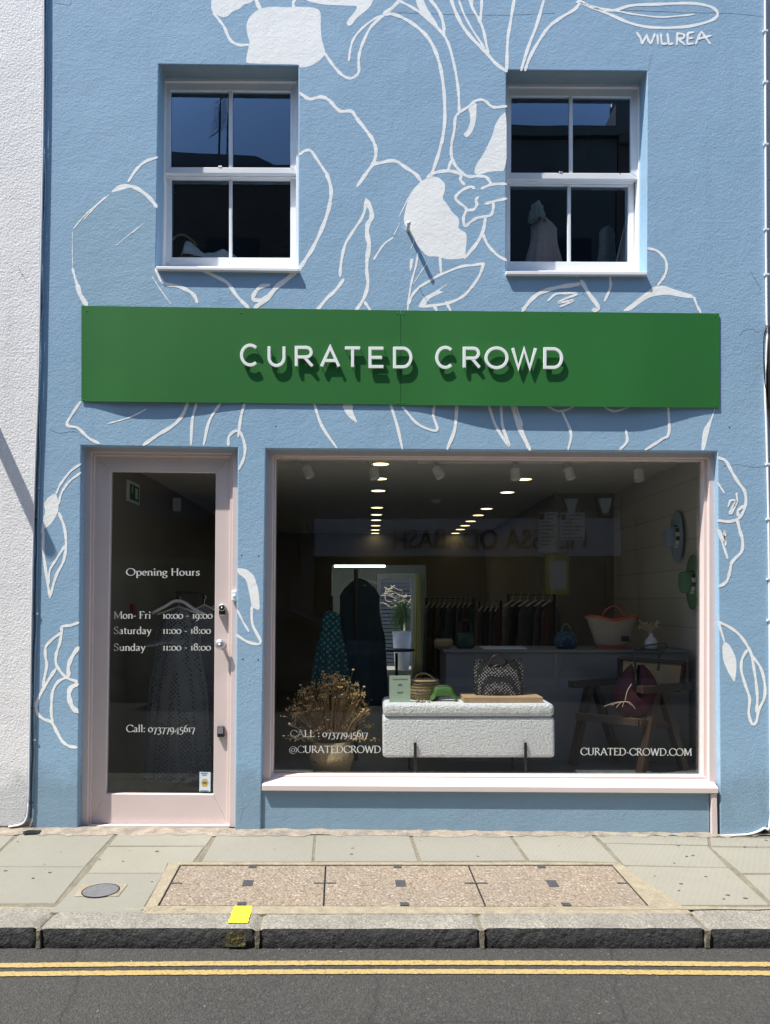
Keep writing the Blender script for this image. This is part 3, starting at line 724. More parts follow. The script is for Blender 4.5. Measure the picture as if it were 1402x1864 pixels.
# upper rooms
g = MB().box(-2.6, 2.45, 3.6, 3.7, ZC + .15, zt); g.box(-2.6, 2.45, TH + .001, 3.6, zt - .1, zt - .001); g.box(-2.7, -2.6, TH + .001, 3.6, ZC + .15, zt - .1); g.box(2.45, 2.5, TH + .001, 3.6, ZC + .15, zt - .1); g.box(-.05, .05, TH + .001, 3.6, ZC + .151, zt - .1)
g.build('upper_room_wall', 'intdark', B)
g = MB().box(-2.75, 2.5, TH + .001, 10.0, zt - .0005, zt + .03); g.build('roof', 'grey_wall', B)
# platform (trapezoid)
g = MB().prism([Vector((-1.02, .172, .27)), Vector((2.44, .172, .27)), Vector((2.44, .84, .27)), Vector((-.62, .84, .27))], (0, 0, -.28)); fixn(g.build('display_platform', 'platform', B, bevel=.004))

g = MB(); rr = random.Random(44)      # old chewing gum and drips trodden into the slabs
for (px, py) in [(224, 1569), (286, 1551), (335, 1657), (1018, 1541), (1192, 1596), (1318, 1638), (1377, 1542), (765, 1532), (1395, 1531), (111, 1552), (60, 1600), (500, 1547), (640, 1556), (870, 1560), (1250, 1560), (1240, 1610), (1285, 1597)] + [(rr.uniform(-40, 280), rr.uniform(1530, 1640)) for _ in range(8)] + [(rr.uniform(1220, 1440), rr.uniform(1530, 1640)) for _ in range(8)]:
    c = G(px, py) + Vector((0, 0, .0052)); r = rr.uniform(.005, .013); n = 9; g.add([c + Vector((r * rr.uniform(.7, 1.2) * math.cos(6.283 * k / n), r * .7 * rr.uniform(.7, 1.2) * math.sin(6.283 * k / n), 0)) for k in range(n)], [tuple(range(n))])
o = g.build('trodden_gum', mat('trodden gum', (.07, .068, .06), .9)); o['kind'] = 'stuff'
# ================================================================= sash windows
def sash(label_l, O, fo, ug, lg, mu, ml, meet, bot, sill):
    wn = thing('window', W((O[3][0] + O[2][0]) / 2, O[3][1], .0), None, None); wn.parent = B
    wn['label'] = label_l
    x0, x1 = fo[0], fo[2]
    g = MB(); ring(g, [(O[0][0] - 4, O[0][1] - 6), (O[1][0] + 6, O[1][1] - 6), (O[2][0] + 6, O[2][1] + 2), (O[3][0] - 4, O[3][1] + 2)], [(fo[0], fo[1]), (fo[2], fo[1] + 1), (fo[2] - 2, bot), (fo[0] - 3, bot - 1)], .128, TH + .06)
    fixn(g.build('box_frame', 'white_paint', wn, bevel=.002, seg=1))
    # upper sash
    us_ = MB(); go = [(fo[0] - 1, fo[1] - 2), (fo[2] + 1, fo[1] - 1), (fo[2] + 1, meet[0]), (fo[0] - 2, meet[0] - 1)]
    gi = [(ug[0], ug[1]), (ug[2], ug[1] + 2), (ug[2] - .5, ug[3] + 1), (ug[0] - .5, ug[3])]
    ring(us_, go, gi, .142, .175)
    a = mu[0]; b = mu[1]; us_.prism(quadp([(a, ug[1]), (b, ug[1]), (b, ug[3] + .5), (a, ug[3] + .5)], .144), .026)
    s1 = fixn(us_.build('upper_sash', 'white_paint', wn, bevel=.0035, seg=2))
    q = quadp([(ug[0] - 3, ug[1] - 3), (ug[2] + 3, ug[1] - 1), (ug[2] + 3, ug[3] + 3), (ug[0] - 3, ug[3] + 3)], .162)
    MB().add(q, [(0, 1, 2, 3)]).build('pane', 'glass_up', s1)
    ls = MB(); go = [(lg[0] - 9, meet[0] - 1), (lg[2] + 10, meet[0]), (lg[2] + 10, bot + 3), (lg[0] - 9, bot + 2)]
    gi = [(lg[0], lg[1]), (lg[2], lg[1] + 2), (lg[2], lg[3] + 1), (lg[0], lg[3])]
    ring(ls, go, gi, .192, .224)
    ls.prism(quadp([(lg[0] - 11, meet[0] - .5), (lg[2] + 11, meet[0] + .5), (lg[2] + 11, meet[1]), (lg[0] - 11, meet[1] - 1)], .174), .03)
    a, b = ml; ls.prism(quadp([(a, lg[1] - 1), (b, lg[1] - 1), (b, lg[3] + 1), (a, lg[3] + 1)], .194), .026)
    s2 = fixn(ls.build('lower_sash', 'white_paint', wn, bevel=.0035, seg=2))
    q = quadp([(lg[0] - 3, lg[1] - 3), (lg[2] + 3, lg[1] - 1), (lg[2] + 3, lg[3] + 3), (lg[0] - 3, lg[3] + 3)], .211)
    MB().add(q, [(0, 1, 2, 3)]).build('pane', 'glass_up', s2)
    p = W(mu[0] - 14, ug[3] + .5, .14)
    MB().box(p.x - .018, p.x + .006, .14, .16, p.z - .002, p.z + .010).build('sash_catch', 'steel', wn, bevel=.002)
    f = quadp(sill, -.026); top = quadp([(sill[0][0] + 1, sill[0][1] - 3), (sill[1][0] - 1, sill[1][1] - 3)], .19)
    g = MB(); bt = .02
    g.add([f[0], f[1], f[2], f[3], f[0] + Vector((.0, .20, .012)), f[1] + Vector((0, .20, .012)), f[2] + Vector((0, .02, 0)), f[3] + Vector((0, .02, 0)), f[2] + Vector((0, .20, 0)), f[3] + Vector((0, .20, 0))],
          [(0, 1, 2, 3), (0, 4, 5, 1), (3, 2, 6, 7), (7, 6, 8, 9), (4, 9, 8, 5), (0, 3, 7, 9, 4), (1, 5, 8, 6, 2)])
    fixn(g.build('sill', 'white_paint', wn, bevel=.003, seg=2))
    return wn
sash('left upstairs sash window with crumpled white bedding inside', winL, (301, 148, 540), (310.5, 164, 529, 304), (311.7, 325, 528.7, 468), (416.5, 423.3), (417, 422.5), (316, 323), 485, [(284, 484.5), (543.5, 488), (543.5, 494), (284, 490)])
sash('right upstairs sash window with clothes hanging inside', winR, (925.5, 158, 1163), (931, 174, 1149.3, 314), (929, 336, 1144.4, 475.6), (1037, 1043), (1033.7, 1039.5), (326.5, 332.5), 492.5, [(921.5, 493.5), (1178, 494.5), (1178, 500.5), (921.5, 499.5)])
# ================================================================= shop window
SW = thing('shop_window', W(890, 1440, 0), None, None); SW.parent = B; SW['label'] = 'wide pink framed shop window'
g = MB(); ring(g, [(483, 816), (1308, 821), (1312, 1428), (477, 1424)], [(497.5, 829.5), (1291, 834), (1291, 1424), (492, 1421)], .046, .16)
ring(g, [(496, 828), (1293, 832), (1293, 1427), (490, 1423)], [(501.5, 833), (1282, 838), (1280.5, 1413), (496.5, 1411)], .078, .155)
fixn(g.build('frame', 'pink', SW, bevel=.003, seg=2))
pane_s = MB().add(quadp([(494, 826), (1290, 830), (1290, 1420), (490, 1420)], .135), [(0, 1, 2, 3)]).build('glass_pane', 'glass', SW)
def sillb(q, y0, y1, drop=.01):
    f = quadp(q, y0); d = Vector((0, y1 - y0, 0)); u = Vector((0, 0, drop)); g = MB()
    g.add([f[0], f[1], f[2], f[3], f[0] + d + u, f[1] + d + u, f[2] + d, f[3] + d], [(0, 1, 2, 3), (0, 4, 5, 1), (3, 2, 6, 7), (4, 7, 6, 5), (0, 3, 7, 4), (1, 5, 6, 2)]); return g
fixn(sillb([(492, 1412), (1286, 1414), (1290, 1425), (488, 1421)], .074, .12, .006).build('glazing_bar', 'pink', SW, bevel=.002))
fixn(sillb([(477, 1429.5), (1308, 1434.5), (1308, 1444.5), (477, 1439.5)], -.014, .074, .034).build('sill', 'pink', SW, bevel=.003))
fixn(MB().prism(quadp([(1295.5, 1445), (1305.5, 1445), (1307, 1523), (1296, 1523)], -.006), .05).build('corner_post', 'pink', SW, bevel=.003))
# ================================================================= door
D = thing('door', W(290, 1505, .05), None, None); D.parent = B; D['label'] = 'pink glazed entrance door'
g = MB(); ring(g, [(146, 809), (434, 814), (429, 1506), (140, 1506)], [(166.5, 822.5), (424.5, 826), (417.5, 1506), (159.5, 1506)], .062, .15)
ring(g, [(165, 821), (426, 825), (420, 1506), (158, 1506)], [(172.5, 829), (419.5, 832), (412.5, 1506), (165, 1506)], .080, .148)
fixn(g.build('frame', 'pink', D, bevel=.003, seg=2))
g = MB(); ring(g, [(171, 827), (421, 830), (414, 1499), (164, 1499)], [(202, 858), (393, 860.5), (388.5, 1446.5), (192.5, 1445)], .098, .14)
fixn(g.build('leaf', 'pink', D, bevel=.003, seg=2))
pane_d = MB().add(quadp([(198, 854), (397, 857), (392, 1450), (189, 1449)], .122), [(0, 1, 2, 3)]).build('glass_pane', 'glass', D)
fixn(sillb([(160, 1503), (418, 1503), (418, 1510), (158, 1510)], .055, .16, .003).build('threshold', 'pink', D, bevel=.003))
fixn(MB().add(quadp([(166, 1498.5), (412, 1498.5), (412, 1503.2), (166, 1503.2)], .0965), [(0, 1, 2, 3)]).build('door_gap_shade', 'blackmetal', D))  # black strip added for the shade in the gap under the leaf
c = W(404, 1172, .098)
g = MB().lathe([(.026, 0), (.026, -.004), (.012, -.007), (.0105, -.038), (.022, -.044), (.030, -.052), (.032, -.062), (.028, -.071), (.016, -.076), (0, -.077)], c, (0, 1, 0), 32); fixn(g.build('knob', 'steel', D))
c = W(405.5, 1106, .098)
g = MB().lathe([(.022, 0), (.022, -.026), (.018, -.028), (.0165, -.026), (0, -.026)], c, (0, 1, 0), 28, smooth=False); lk = fixn(g.build('lock', 'steel', D))
g = MB().lathe([(.0165, -.0262), (.0165, -.029), (0, -.029)], c, (0, 1, 0), 24, smooth=False); fixn(g.build('lock_face', 'black', lk))
g = MB().box(c.x - .020, c.x + .020, .076, .098, c.z - .046, c.z - .016); g.build('lock_body', 'black', lk, bevel=.002)
g = MB().box(c.x - .023, c.x + .023, .070, .098, c.z - .053, c.z - .0465); g.build('lock_lip', 'steel', lk, bevel=.001)
g = MB().lathe([(.005, -.029), (.005, -.0305), (0, -.0305)], c, (0, 1, 0), 12); fixn(g.build('keyhole', 'steel', lk))
c = W(403, 1331, .098)
g = MB().box(c.x - .022, c.x + .022, .074, .098, c.z - .034, c.z + .034); kb = g.build('entry_sensor', 'black', D, bevel=.004, seg=3)
g = MB().box(c.x - .017, c.x + .017, .0725, .074, c.z - .012, c.z + .028); g.build('sensor_panel', 'counter', kb, bevel=.001)
c = W(427.5, 1084.5, .062)
g = MB().box(c.x - .017, c.x + .016, .036, .062, c.z - .034, c.z + .034); bp = g.build('door_bell', 'white_paint', D, bevel=.008, seg=3)
g = MB().lathe([(.0085, .036), (.0085, .032), (.006, .0305), (0, .0305)], (c.x, 0, c.z), (0, 1, 0), 20); fixn(g.build('bell_button', 'white_paint', bp))
# sticker inside the glass
yq = .1215
g = MB().add(quadp([(363.5, 1405), (383.5, 1405.5), (383, 1441), (363, 1440.5)], yq), [(0, 1, 2, 3)]); st = g.build('sticker', mat('pale blue sticker', (.62, .72, .78), .4), D)
cc = W(373, 1425, yq); g = MB(); g.prism([Vector((cc.x + .025 * math.cos(k * math.pi / 3), yq - .0003, cc.z + .029 * math.sin(k * math.pi / 3))) for k in range(6)], .0002); fixn(g.build('gold_hexagon', mat('gold print', (.55, .38, .08), .5), st))
g = MB(); g.box(cc.x - .012, cc.x + .012, yq - .0008, yq - .0005, cc.z - .006, cc.z + .007); 
for (a, b, dz) in ((-.026, .018, .062), (-.018, .012, .050), (-.028, .026, -.050)): g.box(cc.x + a, cc.x + b, yq - .0008, yq - .0005, cc.z + dz - .0025, cc.z + dz + .0025)
g.build('sticker_print', mat('blue grey print', (.10, .13, .22), .5), st)

# ================================================================= lettering
def arc(cx, cy, rx, ry, a0, a1, n=18): return [(cx + rx * math.cos(R(a0 + (a1 - a0) * i / n)), cy + ry * math.sin(R(a0 + (a1 - a0) * i / n))) for i in range(n + 1)]
X = .63
GL = {  # advance, strokes, serif ticks (x, y, half width)
 ' ': (.32, [], []), 'O': (.98, [arc(.48, .5, .42, .49, 0, 360, 28)], []), 'H': (.86, [[(.16, 0), (.16, 1)], [(.68, 0), (.68, 1)], [(.16, .52), (.68, .52)]], [(.16, 0, .13), (.16, 1, .13), (.68, 0, .13), (.68, 1, .13)]),
 'M': (1.04, [[(.14, 0), (.16, 1)], [(.16, 1), (.5, .08)], [(.5, .08), (.86, 1)], [(.86, 1), (.9, 0)]], [(.14, 0, .1), (.9, 0, .13), (.1, 1, .1), (.92, 1, .1)]),
 'F': (.64, [[(.16, 0), (.16, 1)], [(.16, .97), (.58, .97), (.58, .86)], [(.16, .52), (.48, .52)]], [(.16, 0, .13), (.1, 1, .1)]),
 'E': (.68, [[(.16, 0), (.16, 1)], [(.16, .97), (.58, .97), (.58, .86)], [(.16, .52), (.5, .52)], [(.16, .03), (.6, .03), (.64, .16)]], [(.1, 0, .1), (.1, 1, .1)]),
 'L': (.66, [[(.16, 0), (.16, 1)], [(.16, .03), (.56, .03), (.62, .18)]], [(.16, 1, .13), (.1, 0, .1)]),
 'S': (.6, [[(.5, .8), (.44, .93), (.3, .99), (.16, .93), (.1, .78), (.16, .62), (.32, .52), (.46, .4), (.51, .23), (.42, .06), (.26, .01), (.12, .06), (.07, .22)]], []),
 'C': (.88, [arc(.5, .5, .42, .49, 42, 318, 24), [(.81, .74), (.82, .92)], [(.82, .1), (.84, .24)]], []),
 'A': (.84, [[(.07, 0), (.42, 1)], [(.42, 1), (.78, 0)], [(.19, .35), (.66, .35)]], [(.07, 0, .1), (.78, 0, .13)]),
 'U': (.86, [[(.16, 1), (.16, .35)] + arc(.44, .32, .28, .31, 180, 360, 12) + [(.72, 1)]], [(.16, 1, .13), (.72, 1, .12)]),
 'R': (.78, [[(.16, 0), (.16, 1)], [(.16, .98), (.34, .98)] + arc(.34, .75, .22, .23, 90, -90, 10) + [(.16, .52)], [(.34, .52), (.74, 0)]], [(.16, 0, .13), (.1, 1, .1), (.74, 0, .08)]),
 'T': (.78, [[(.06, .85), (.06, .97), (.72, .97), (.72, .85)], [(.39, 0), (.39, .97)]], [(.39, 0, .14)]),
 'D': (.92, [[(.16, 0), (.16, 1)], [(.16, .98), (.38, .98)] + arc(.38, .5, .44, .48, 90, -90, 16) + [(.16, .02)]], [(.1, 1, .1), (.1, 0, .1)]),
 'W': (1.12, [[(.08, 1), (.32, 0)], [(.32, 0), (.56, .95)], [(.56, .95), (.8, 0)], [(.8, 0), (1.05, 1)]], [(.08, 1, .12), (.56, .98, .1), (1.05, 1, .1)]),
 '@': (1.0, [arc(.5, .38, .44, .5, -50, 300, 28), arc(.48, .38, .19, .24, 0, 360, 16), [(.68, .62), (.66, .2), (.8, .2)]], []),
 'p': (.62, [[(.14, X), (.14, -.34)], arc(.34, .31, .21, .31, 150, -150, 18)], [(.08, X, .07), (.16, -.34, .12)]),
 'e': (.52, [[(.08, .36), (.44, .36)] + arc(.27, .33, .19, .3, 5, 320, 20)], []),
 'n': (.62, [[(.14, 0), (.14, X)], [(.14, .5)] + arc(.32, .42, .17, .21, 140, 0, 8) + [(.49, 0)]], [(.14, 0, .11), (.09, X, .06), (.49, 0, .11)]),
 'i': (.3, [[(.15, 0), (.15, X)], [(.15, .82), (.15, .97)]], [(.15, 0, .11), (.1, X, .06)]),
 'g': (.54, [arc(.25, .42, .17, .2, 0, 360, 16), [(.38, .56), (.52, .6)], [(.14, .26), (.08, .12), (.2, .05), (.42, .0), (.47, -.14), (.36, -.3), (.16, -.32), (.05, -.2), (.12, -.04)]], []),
 'o': (.58, [arc(.28, .31, .22, .31, 0, 360, 20)], []), 'c': (.5, [arc(.28, .31, .2, .3, 50, 320, 16)], []),
 'u': (.64, [[(.14, X), (.14, .2)] + arc(.31, .2, .17, .18, 180, 320, 8) + [(.5, .2)], [(.5, X), (.5, 0)]], [(.09, X, .06), (.45, X, .06), (.55, 0, .06)]),
 'r': (.44, [[(.14, 0), (.14, X)], [(.14, .46), (.24, .6), (.38, .6)]], [(.14, 0, .12), (.09, X, .06)]),
 's': (.42, [[(.34, .5), (.3, .6), (.18, .62), (.09, .5), (.14, .38), (.28, .28), (.35, .15), (.26, .02), (.12, .01), (.06, .13)]], []),
 'a': (.54, [[(.1, .5), (.18, .62), (.32, .6), (.38, .46), (.38, .08), (.48, .02)], [(.38, .36), (.16, .26), (.08, .12), (.16, .01), (.3, .04), (.38, .14)]], []),
 't': (.38, [[(.16, .84), (.16, .12), (.24, .01), (.35, .06)], [(.04, X), (.34, X)]], []),
 'd': (.62, [[(.48, 1), (.48, .05), (.56, .02)], arc(.28, .31, .2, .31, 30, 330, 18)], [(.42, 1, .07)]),
 'y': (.56, [[(.08, X), (.3, .04)], [(.5, X), (.3, .04), (.18, -.28), (.05, -.32)]], [(.08, X, .09), (.5, X, .08)]),
 'l': (.3, [[(.15, 0), (.15, 1.04)]], [(.15, 0, .11), (.1, 1.04, .06)]),
 ':': (.28, [[(.14, -.01), (.14, .14)], [(.14, .46), (.14, .61)]], []), '.': (.26, [[(.13, -.01), (.13, .14)]], []), '-': (.36, [[(.04, .34), (.32, .34)]], []),
 '0': (.56, [arc(.28, .31, .23, .31, 0, 360, 20)], []), '1': (.34, [[(.17, 0), (.17, X)]], [(.17, 0, .12), (.17, X, .12)]),
 '3': (.5, [[(.07, .52), (.2, .62), (.36, .56), (.38, .38), (.2, .24)], [(.2, .24), (.38, .18), (.44, -.04), (.34, -.26), (.14, -.33), (.04, -.26)]], []),
 '4': (.58, [[(.42, -.33), (.42, X), (.05, 0), (.56, 0)]], []),
 '5': (.5, [[(.44, X), (.17, X), (.13, .28), (.34, .24), (.44, .02), (.34, -.25), (.16, -.33), (.04, -.28)]], []),
 '7': (.5, [[(.08, .5), (.09, .59), (.43, .59), (.2, -.33)]], []),
 '9': (.54, [arc(.25, .33, .19, .28, 0, 360, 18), [(.44, .36), (.42, .04), (.3, -.2), (.1, -.33)]], []),
 '6': (.54, [arc(.28, .29, .19, .28, 0, 360, 18), [(.09, .26), (.12, .6), (.26, .85), (.44, .98)]], []),
 '8': (.54, [arc(.27, .76, .16, .22, 0, 360, 16), arc(.27, .27, .2, .27, 0, 360, 18)], []),
}
def serif_text(s, x0, x1, base, cap, y, heavy=.14, slope=0.0):
    NIB = Vector((math.cos(R(18)), math.sin(R(18)))); tot = sum(GL[c][0] for c in s); kx_ = (x1 - x0) / (tot * cap) ; mb = MB(); adv = 0; yy = y
    def P(a, b):
        px = x0 + a * cap * kx_; return (px, base - b * cap + slope * (px - x0))
    for ch in s:
        ad, sts, srf = GL[ch]
        for st_ in sts:
            pts = catmull([Vector((a, b, 0)) for a, b in st_], 3) if ch in 'Ssga3569' and len(st_) > 3 else [Vector((a, b, 0)) for a, b in st_]
            pts = [Vector((p.x, p.y)) for p in pts]; n = len(pts); L = []; Rr = []
            for i in range(n):
                t = pts[min(i + 1, n - 1)] - pts[max(i - 1, 0)]; t = t.normalized() if t.length > 1e-6 else Vector((0, 1)); w = max(.075, heavy * abs(t.x * NIB.y - t.y * NIB.x)); nn = Vector((-t.y, t.x))
                if (ch in ':.') or (ch == 'i' and st_[0][1] > .8): w = .15
                if i in (0, n - 1): pass
                L.append(pts[i] + nn * w / 2); Rr.append(pts[i] - nn * w / 2)
            mb.add([W(*P(adv + p.x, p.y), yy) for p in L + Rr], [(i, i + 1, n + i + 1, n + i) for i in range(n - 1)]); yy -= .00001
        for (sx_, sy_, hw) in srf:
            sg = -1 if sy_ > .3 else 1
            q = [(sx_ - hw, sy_), (sx_ + hw, sy_), (sx_ + hw * .8, sy_ + sg * .055), (sx_ - hw * .8, sy_ + sg * .055)]
            mb.add([W(*P(adv + a, b), yy) for a, b in q], [(0, 1, 2, 3)]); yy -= .00001
        adv += ad
    return mb
def line(parent, s, x0, x1, base, cap=13, slope=0.0, y=.1212, hv=.14):
    return fixn(serif_text(s, x0, x1, base, cap, y, hv, slope).build('vinyl_lettering', 'vinyl', parent))
line(pane_d, 'Opening Hours', 229.5, 364, 1047.6)
line(pane_d, 'Mon- Fri', 207, 275, 1126); line(pane_d, '10:00 - 19:00', 296, 387, 1126)
line(pane_d, 'Saturday', 207, 276, 1154); line(pane_d, '11:00 - 18:00', 296, 384, 1153.5)
line(pane_d, 'Sunday', 207, 265, 1184.5); line(pane_d, '11:00 - 18:00', 296, 384, 1184)
line(pane_d, 'Call: 07377945617', 229.5, 355.5, 1332.5)
line(pane_s, 'CALL : 07377945617', 528, 670, 1341.5, 12.5, .0, .1342)
line(pane_s, '@CURATEDCROWD', 526.5, 694, 1370.5, 13, 0, .1342)
line(pane_s, 'CURATED-CROWD.COM', 1056.5, 1260, 1374.5, 13.2, .006, .1342)

# ================================================================= signboard
SG = thing('signboard', W(729, 735, 0), 'long green painted signboard above the door and shop window with raised white letters', 'sign')
def bulge(px, t):     # how far the bowed sheet stands off the wall (m)
    def sm(a, b, x): x = max(0, min(1, (x - a) / (b - a))); return x * x * (3 - 2 * x)
    if px < 729.5: d = .009 + .017 * sm(148, 240, px) * (1 - sm(270, 470, px))
    else: d = .009 + .028 * sm(730, 900, px) * (1 - sm(1130, 1305, px))
    return .008 + (d - .008) * (.45 + .55 * t)
def sheet(x0, x1, yt0, yt1, yb0, yb1):
    mb = MB(); nu, nv = 60, 8; fr = []
    for j in range(nv + 1):
        for i in range(nu + 1):
            u = i / nu; v = j / nv; px = x0 + (x1 - x0) * u; py = (yt0 + (yt1 - yt0) * u) * (1 - v) + (yb0 + (yb1 - yb0) * u) * v
            y = -bulge(px, v); fr.append(W(px, py, y))
    n = len(fr); bk = [p + Vector((0, .004, 0)) for p in fr]; fs = []
    k = nu + 1
    for j in range(nv):
        for i in range(nu):
            a = j * k + i; fs.append((a, a + 1, a + k + 1, a + k)); fs.append((n + a, n + a + k, n + a + k + 1, n + a + 1))
    for i in range(nu):
        fs.append((i, n + i, n + i + 1, i + 1)); a = nv * k + i; fs.append((a, a + 1, n + a + 1, n + a))
    for j in range(nv):
        a = j * k; fs.append((a, a + k, n + a + k, n + a)); a += nu; fs.append((a, n + a, n + a + k, a + k))
    mb.add(fr + bk, fs, False); return mb
p1 = fixn(sheet(148.3, 729.3, 556.5, 565, 730.5, 736.5).build('panel', 'green', SG, bevel=0))
p2 = fixn(sheet(730.0, 1309.3, 565, 570.5, 737, 742.5).build('panel', 'green', SG))
g = MB()    # shadow gap returns behind the sheets: timber battens
for a, b in ((152, 158), (455, 470), (722, 728), (731, 738), (1290, 1303)):
    for t_, q in ((0, (570, 580)), (1, (722, 730))): pass
    g.prism(quadp([(a, 572), (b, 572), (b, 728), (a, 728)], -.0015 - .002), .003)
fixn(g.build('batten', 'wood', SG))
for (px, py, t_) in ((158, 566, 0), (438, 569, 0), (724, 571, 0), (735, 571, 0), (1021, 571, 0), (1302, 575, 0), (152, 728, 1), (440, 731, 1), (724, 733, 1), (735, 733, 1), (1010, 735, 1), (1302, 738, 1)):
    y = -bulge(px, t_); c = W(px, py, y); g = MB().lathe([(.0045, 0), (.0045, -.001), (.003, -.002), (0, -.0022)], c, (0, 1, 0), 12); fixn(g.build('screw', 'green', SG))
def lett(ch, x0, x1, yt, yb):
    cs = {'C': [arc(.56, .5, .54, .5, 48, 312, 22)], 'U': [[(.04, 1), (.04, .42)] + arc(.5, .42, .46, .42, 180, 360, 14)[1:-1] + [(.96, .42), (.96, 1)]],
          'R': [[(.04, 0), (.04, .97), (.58, .97)] + arc(.62, .72, .3, .25, 88, -88, 10) + [(.58, .47), (.10, .47)], [(.5, .47), (.98, 0)]],
          'A': [[(.02, 0), (.5, 1), (.98, 0)], [(.17, .3), (.83, .3)]], 'T': [[(0, .97), (1, .97)], [(.5, .93), (.5, 0)]],
          'E': [[(1, .97), (.06, .97), (.06, .03), (1, .03)], [(.1, .5), (.9, .5)]], 'D': [[(.05, .03), (.05, .97), (.5, .97)] + arc(.52, .5, .45, .47, 88, -88, 16) + [(.5, .03), (.05, .03)]],
          'O': [arc(.5, .5, .49, .5, 0, 360, 36)], 'W': [[(0, 1), (.25, 0), (.5, .95), (.75, 0), (1, 1)]]}[ch]
    pxc = (x0 + x1) / 2; yb_ = -bulge(pxc, .55); y0 = yb_ - .023; mb = MB(); hw = 2.7; k = 0
    for st_ in cs:
        pts = [Vector((x0 + hw + (x1 - x0 - 2 * hw) * a, yb - hw - (yb - yt - 2 * hw) * b)) for a, b in st_]; closed = (pts[0] - pts[-1]).length < .3
        if closed: pts = pts[:-1]
        n = len(pts); L = []; Q = []
        for i in range(n):
            pa = pts[i - 1] if (i > 0 or closed) else None; pb = pts[(i + 1) % n] if (i < n - 1 or closed) else None
            d1 = (pts[i] - pa).normalized() if pa is not None else (pb - pts[i]).normalized(); d2 = (pb - pts[i]).normalized() if pb is not None else d1
            t = (d1 + d2).normalized(); nn = Vector((-t.y, t.x)); m = min(2.2, 1 / max(.3, nn.dot(Vector((-d1.y, d1.x))))); L.append(pts[i] + nn * hw * m); Q.append(pts[i] - nn * hw * m)
        f = [W(p.x, p.y, y0 + k * .0004) for p in L + Q]; bk = [p + Vector((0, .010, 0)) for p in f]; N2 = 2 * n; fs = []
        for i in range(n if closed else n - 1):
            j = (i + 1) % n; fs += [(i, j, n + j, n + i), (N2 + i, N2 + n + i, N2 + n + j, N2 + j), (i, N2 + i, N2 + j, j), (n + i, n + j, N2 + n + j, N2 + n + i)]
        if not closed: fs += [(0, n, N2 + n, N2), (n - 1, N2 + n - 1, N2 + 2 * n - 1, 2 * n - 1)]
        mb.add(f + bk, fs); k += 1
        for q in (pts[0], pts[len(pts) // 2]):
            c = W(q.x, q.y, y0 + .006); mb.tube([c, Vector((c.x, yb_ + .002, c.z))], .0022, 6)
    return fixn(mb.build('letter', 'letter', SG, bevel=.0012, seg=1))
for a in (('C', 436.5, 471, 625.5, 667), ('U', 486, 521, 628, 668), ('R', 535.5, 572, 628.5, 669), ('A', 582, 620.5, 629, 669.5), ('T', 625.5, 658.5, 629.5, 670.5), ('E', 669.5, 701, 630, 671), ('D', 714, 752, 630, 671.5),
          ('C', 792, 826.5, 629.5, 671.5), ('R', 841.5, 876.5, 630, 671.5), ('O', 882, 926.5, 630.5, 672), ('W', 931, 978, 631, 672.5), ('D', 988, 1026.5, 631, 672.5)): lett(*a)

# ================================================================= neighbours, cables, added shadow-casting stubs
NB = thing('white_building', (-3.2, 0, 0), 'white roughcast neighbouring building at the left edge', 'building')
lp = [(79, -560), (79, 0), (77.5, 250), (72, 545), (69, 700), (62, 880), (57, 1100), (52, 1400), (50, 1470), (46, 1492), (36, 1501), (15, 1505)]
pts = [W(a, b, -.016) for a, b in lp]; pts = [Vector((-8, -.016, pts[0].z))] + pts + [Vector((-8, -.016, pts[-1].z))]
fixn(MB().prism(list(reversed(pts)), .3).build('wall', 'white_wall', NB, bevel=.008, seg=3))
bp_ = catmull([W(a + 1, b, -.020) for a, b in lp[0:]], 5); fixn(MB().tube(bp_, .0055, 8).build('edge_bead', 'white_paint', NB))
fixn(MB().box(-8, W(60, 1510, 0).x, -.002, .2, -.1, W(30, 1496, 0).z).build('plinth', 'rubble', NB))
RB = thing('grey_building', (3.2, 0, 0), 'white building with dark downpipe at the extreme right edge', 'building')
fixn(MB().box(2.5, 8, .03, .5, -.1, zt).build('wall', 'grey_wall', RB))
g = MB(); x = W(1404, 700, -.02).x; za = W(0, 742, 0).z; zb = W(0, 596, 0).z; g.box(x - .015, x + .1, -.06, .05, za, zb); g.build('meter_box', 'blackmetal', RB, bevel=.004)
rr = random.Random(9)
def cable(name, label, pts, r, m='black', clips=None, y=-.01, group=None):
    P = catmull([W(a, b, y if len(q) == 0 else q[0]) for a, b, *q in pts], 6); t = thing(name, P[-1], label, 'cable', group)
    fixn(MB().tube(P, r, 7).build('cable_run', m, t))
    if clips:
        for (a, b) in clips: c = W(a, b, y); g = MB(); g.box(c.x - r * 2.1, c.x + r * 2.1, c.y - r * 1.3, c.y + r, c.z - .006, c.z + .006); g.build('clip', m, t, bevel=.001)
    return t
cable('cable', 'white cable clipped down the right edge of the blue wall', [(1393, -300), (1393, 0), (1394, 300), (1395, 480), (1396, 585), (1397, 600), (1393, 700), (1396, 800), (1400, 1000), (1402, 1300), (1402, 1490), (1390, 1508), (1366, 1518), (1335, 1520.5), (1312, 1521.5)], .007, 'white_paint', [(1393, 57), (1393.5, 150), (1394, 263), (1395, 418), (1395.5, 500), (1398, 845), (1399, 945), (1400, 1054), (1400.5, 1129)])
cable('cable', 'thin black cable looping in front of the downpipe at the right edge', [(1399, 590), (1392, 606), (1390.5, 640), (1391.5, 680), (1394, 710), (1398, 740), (1404, 790)], .0035, 'black', y=-.014)
pl_ = []
for i in range(60):
    py = -200 + 1690 * i / 59; e = 81 if py < 0 else (81 - 4 * py / 300 if py < 300 else 77 - (py - 300) * .0185); pl_.append((e + 1.5 + rr.uniform(-1.1, 1.1), py))
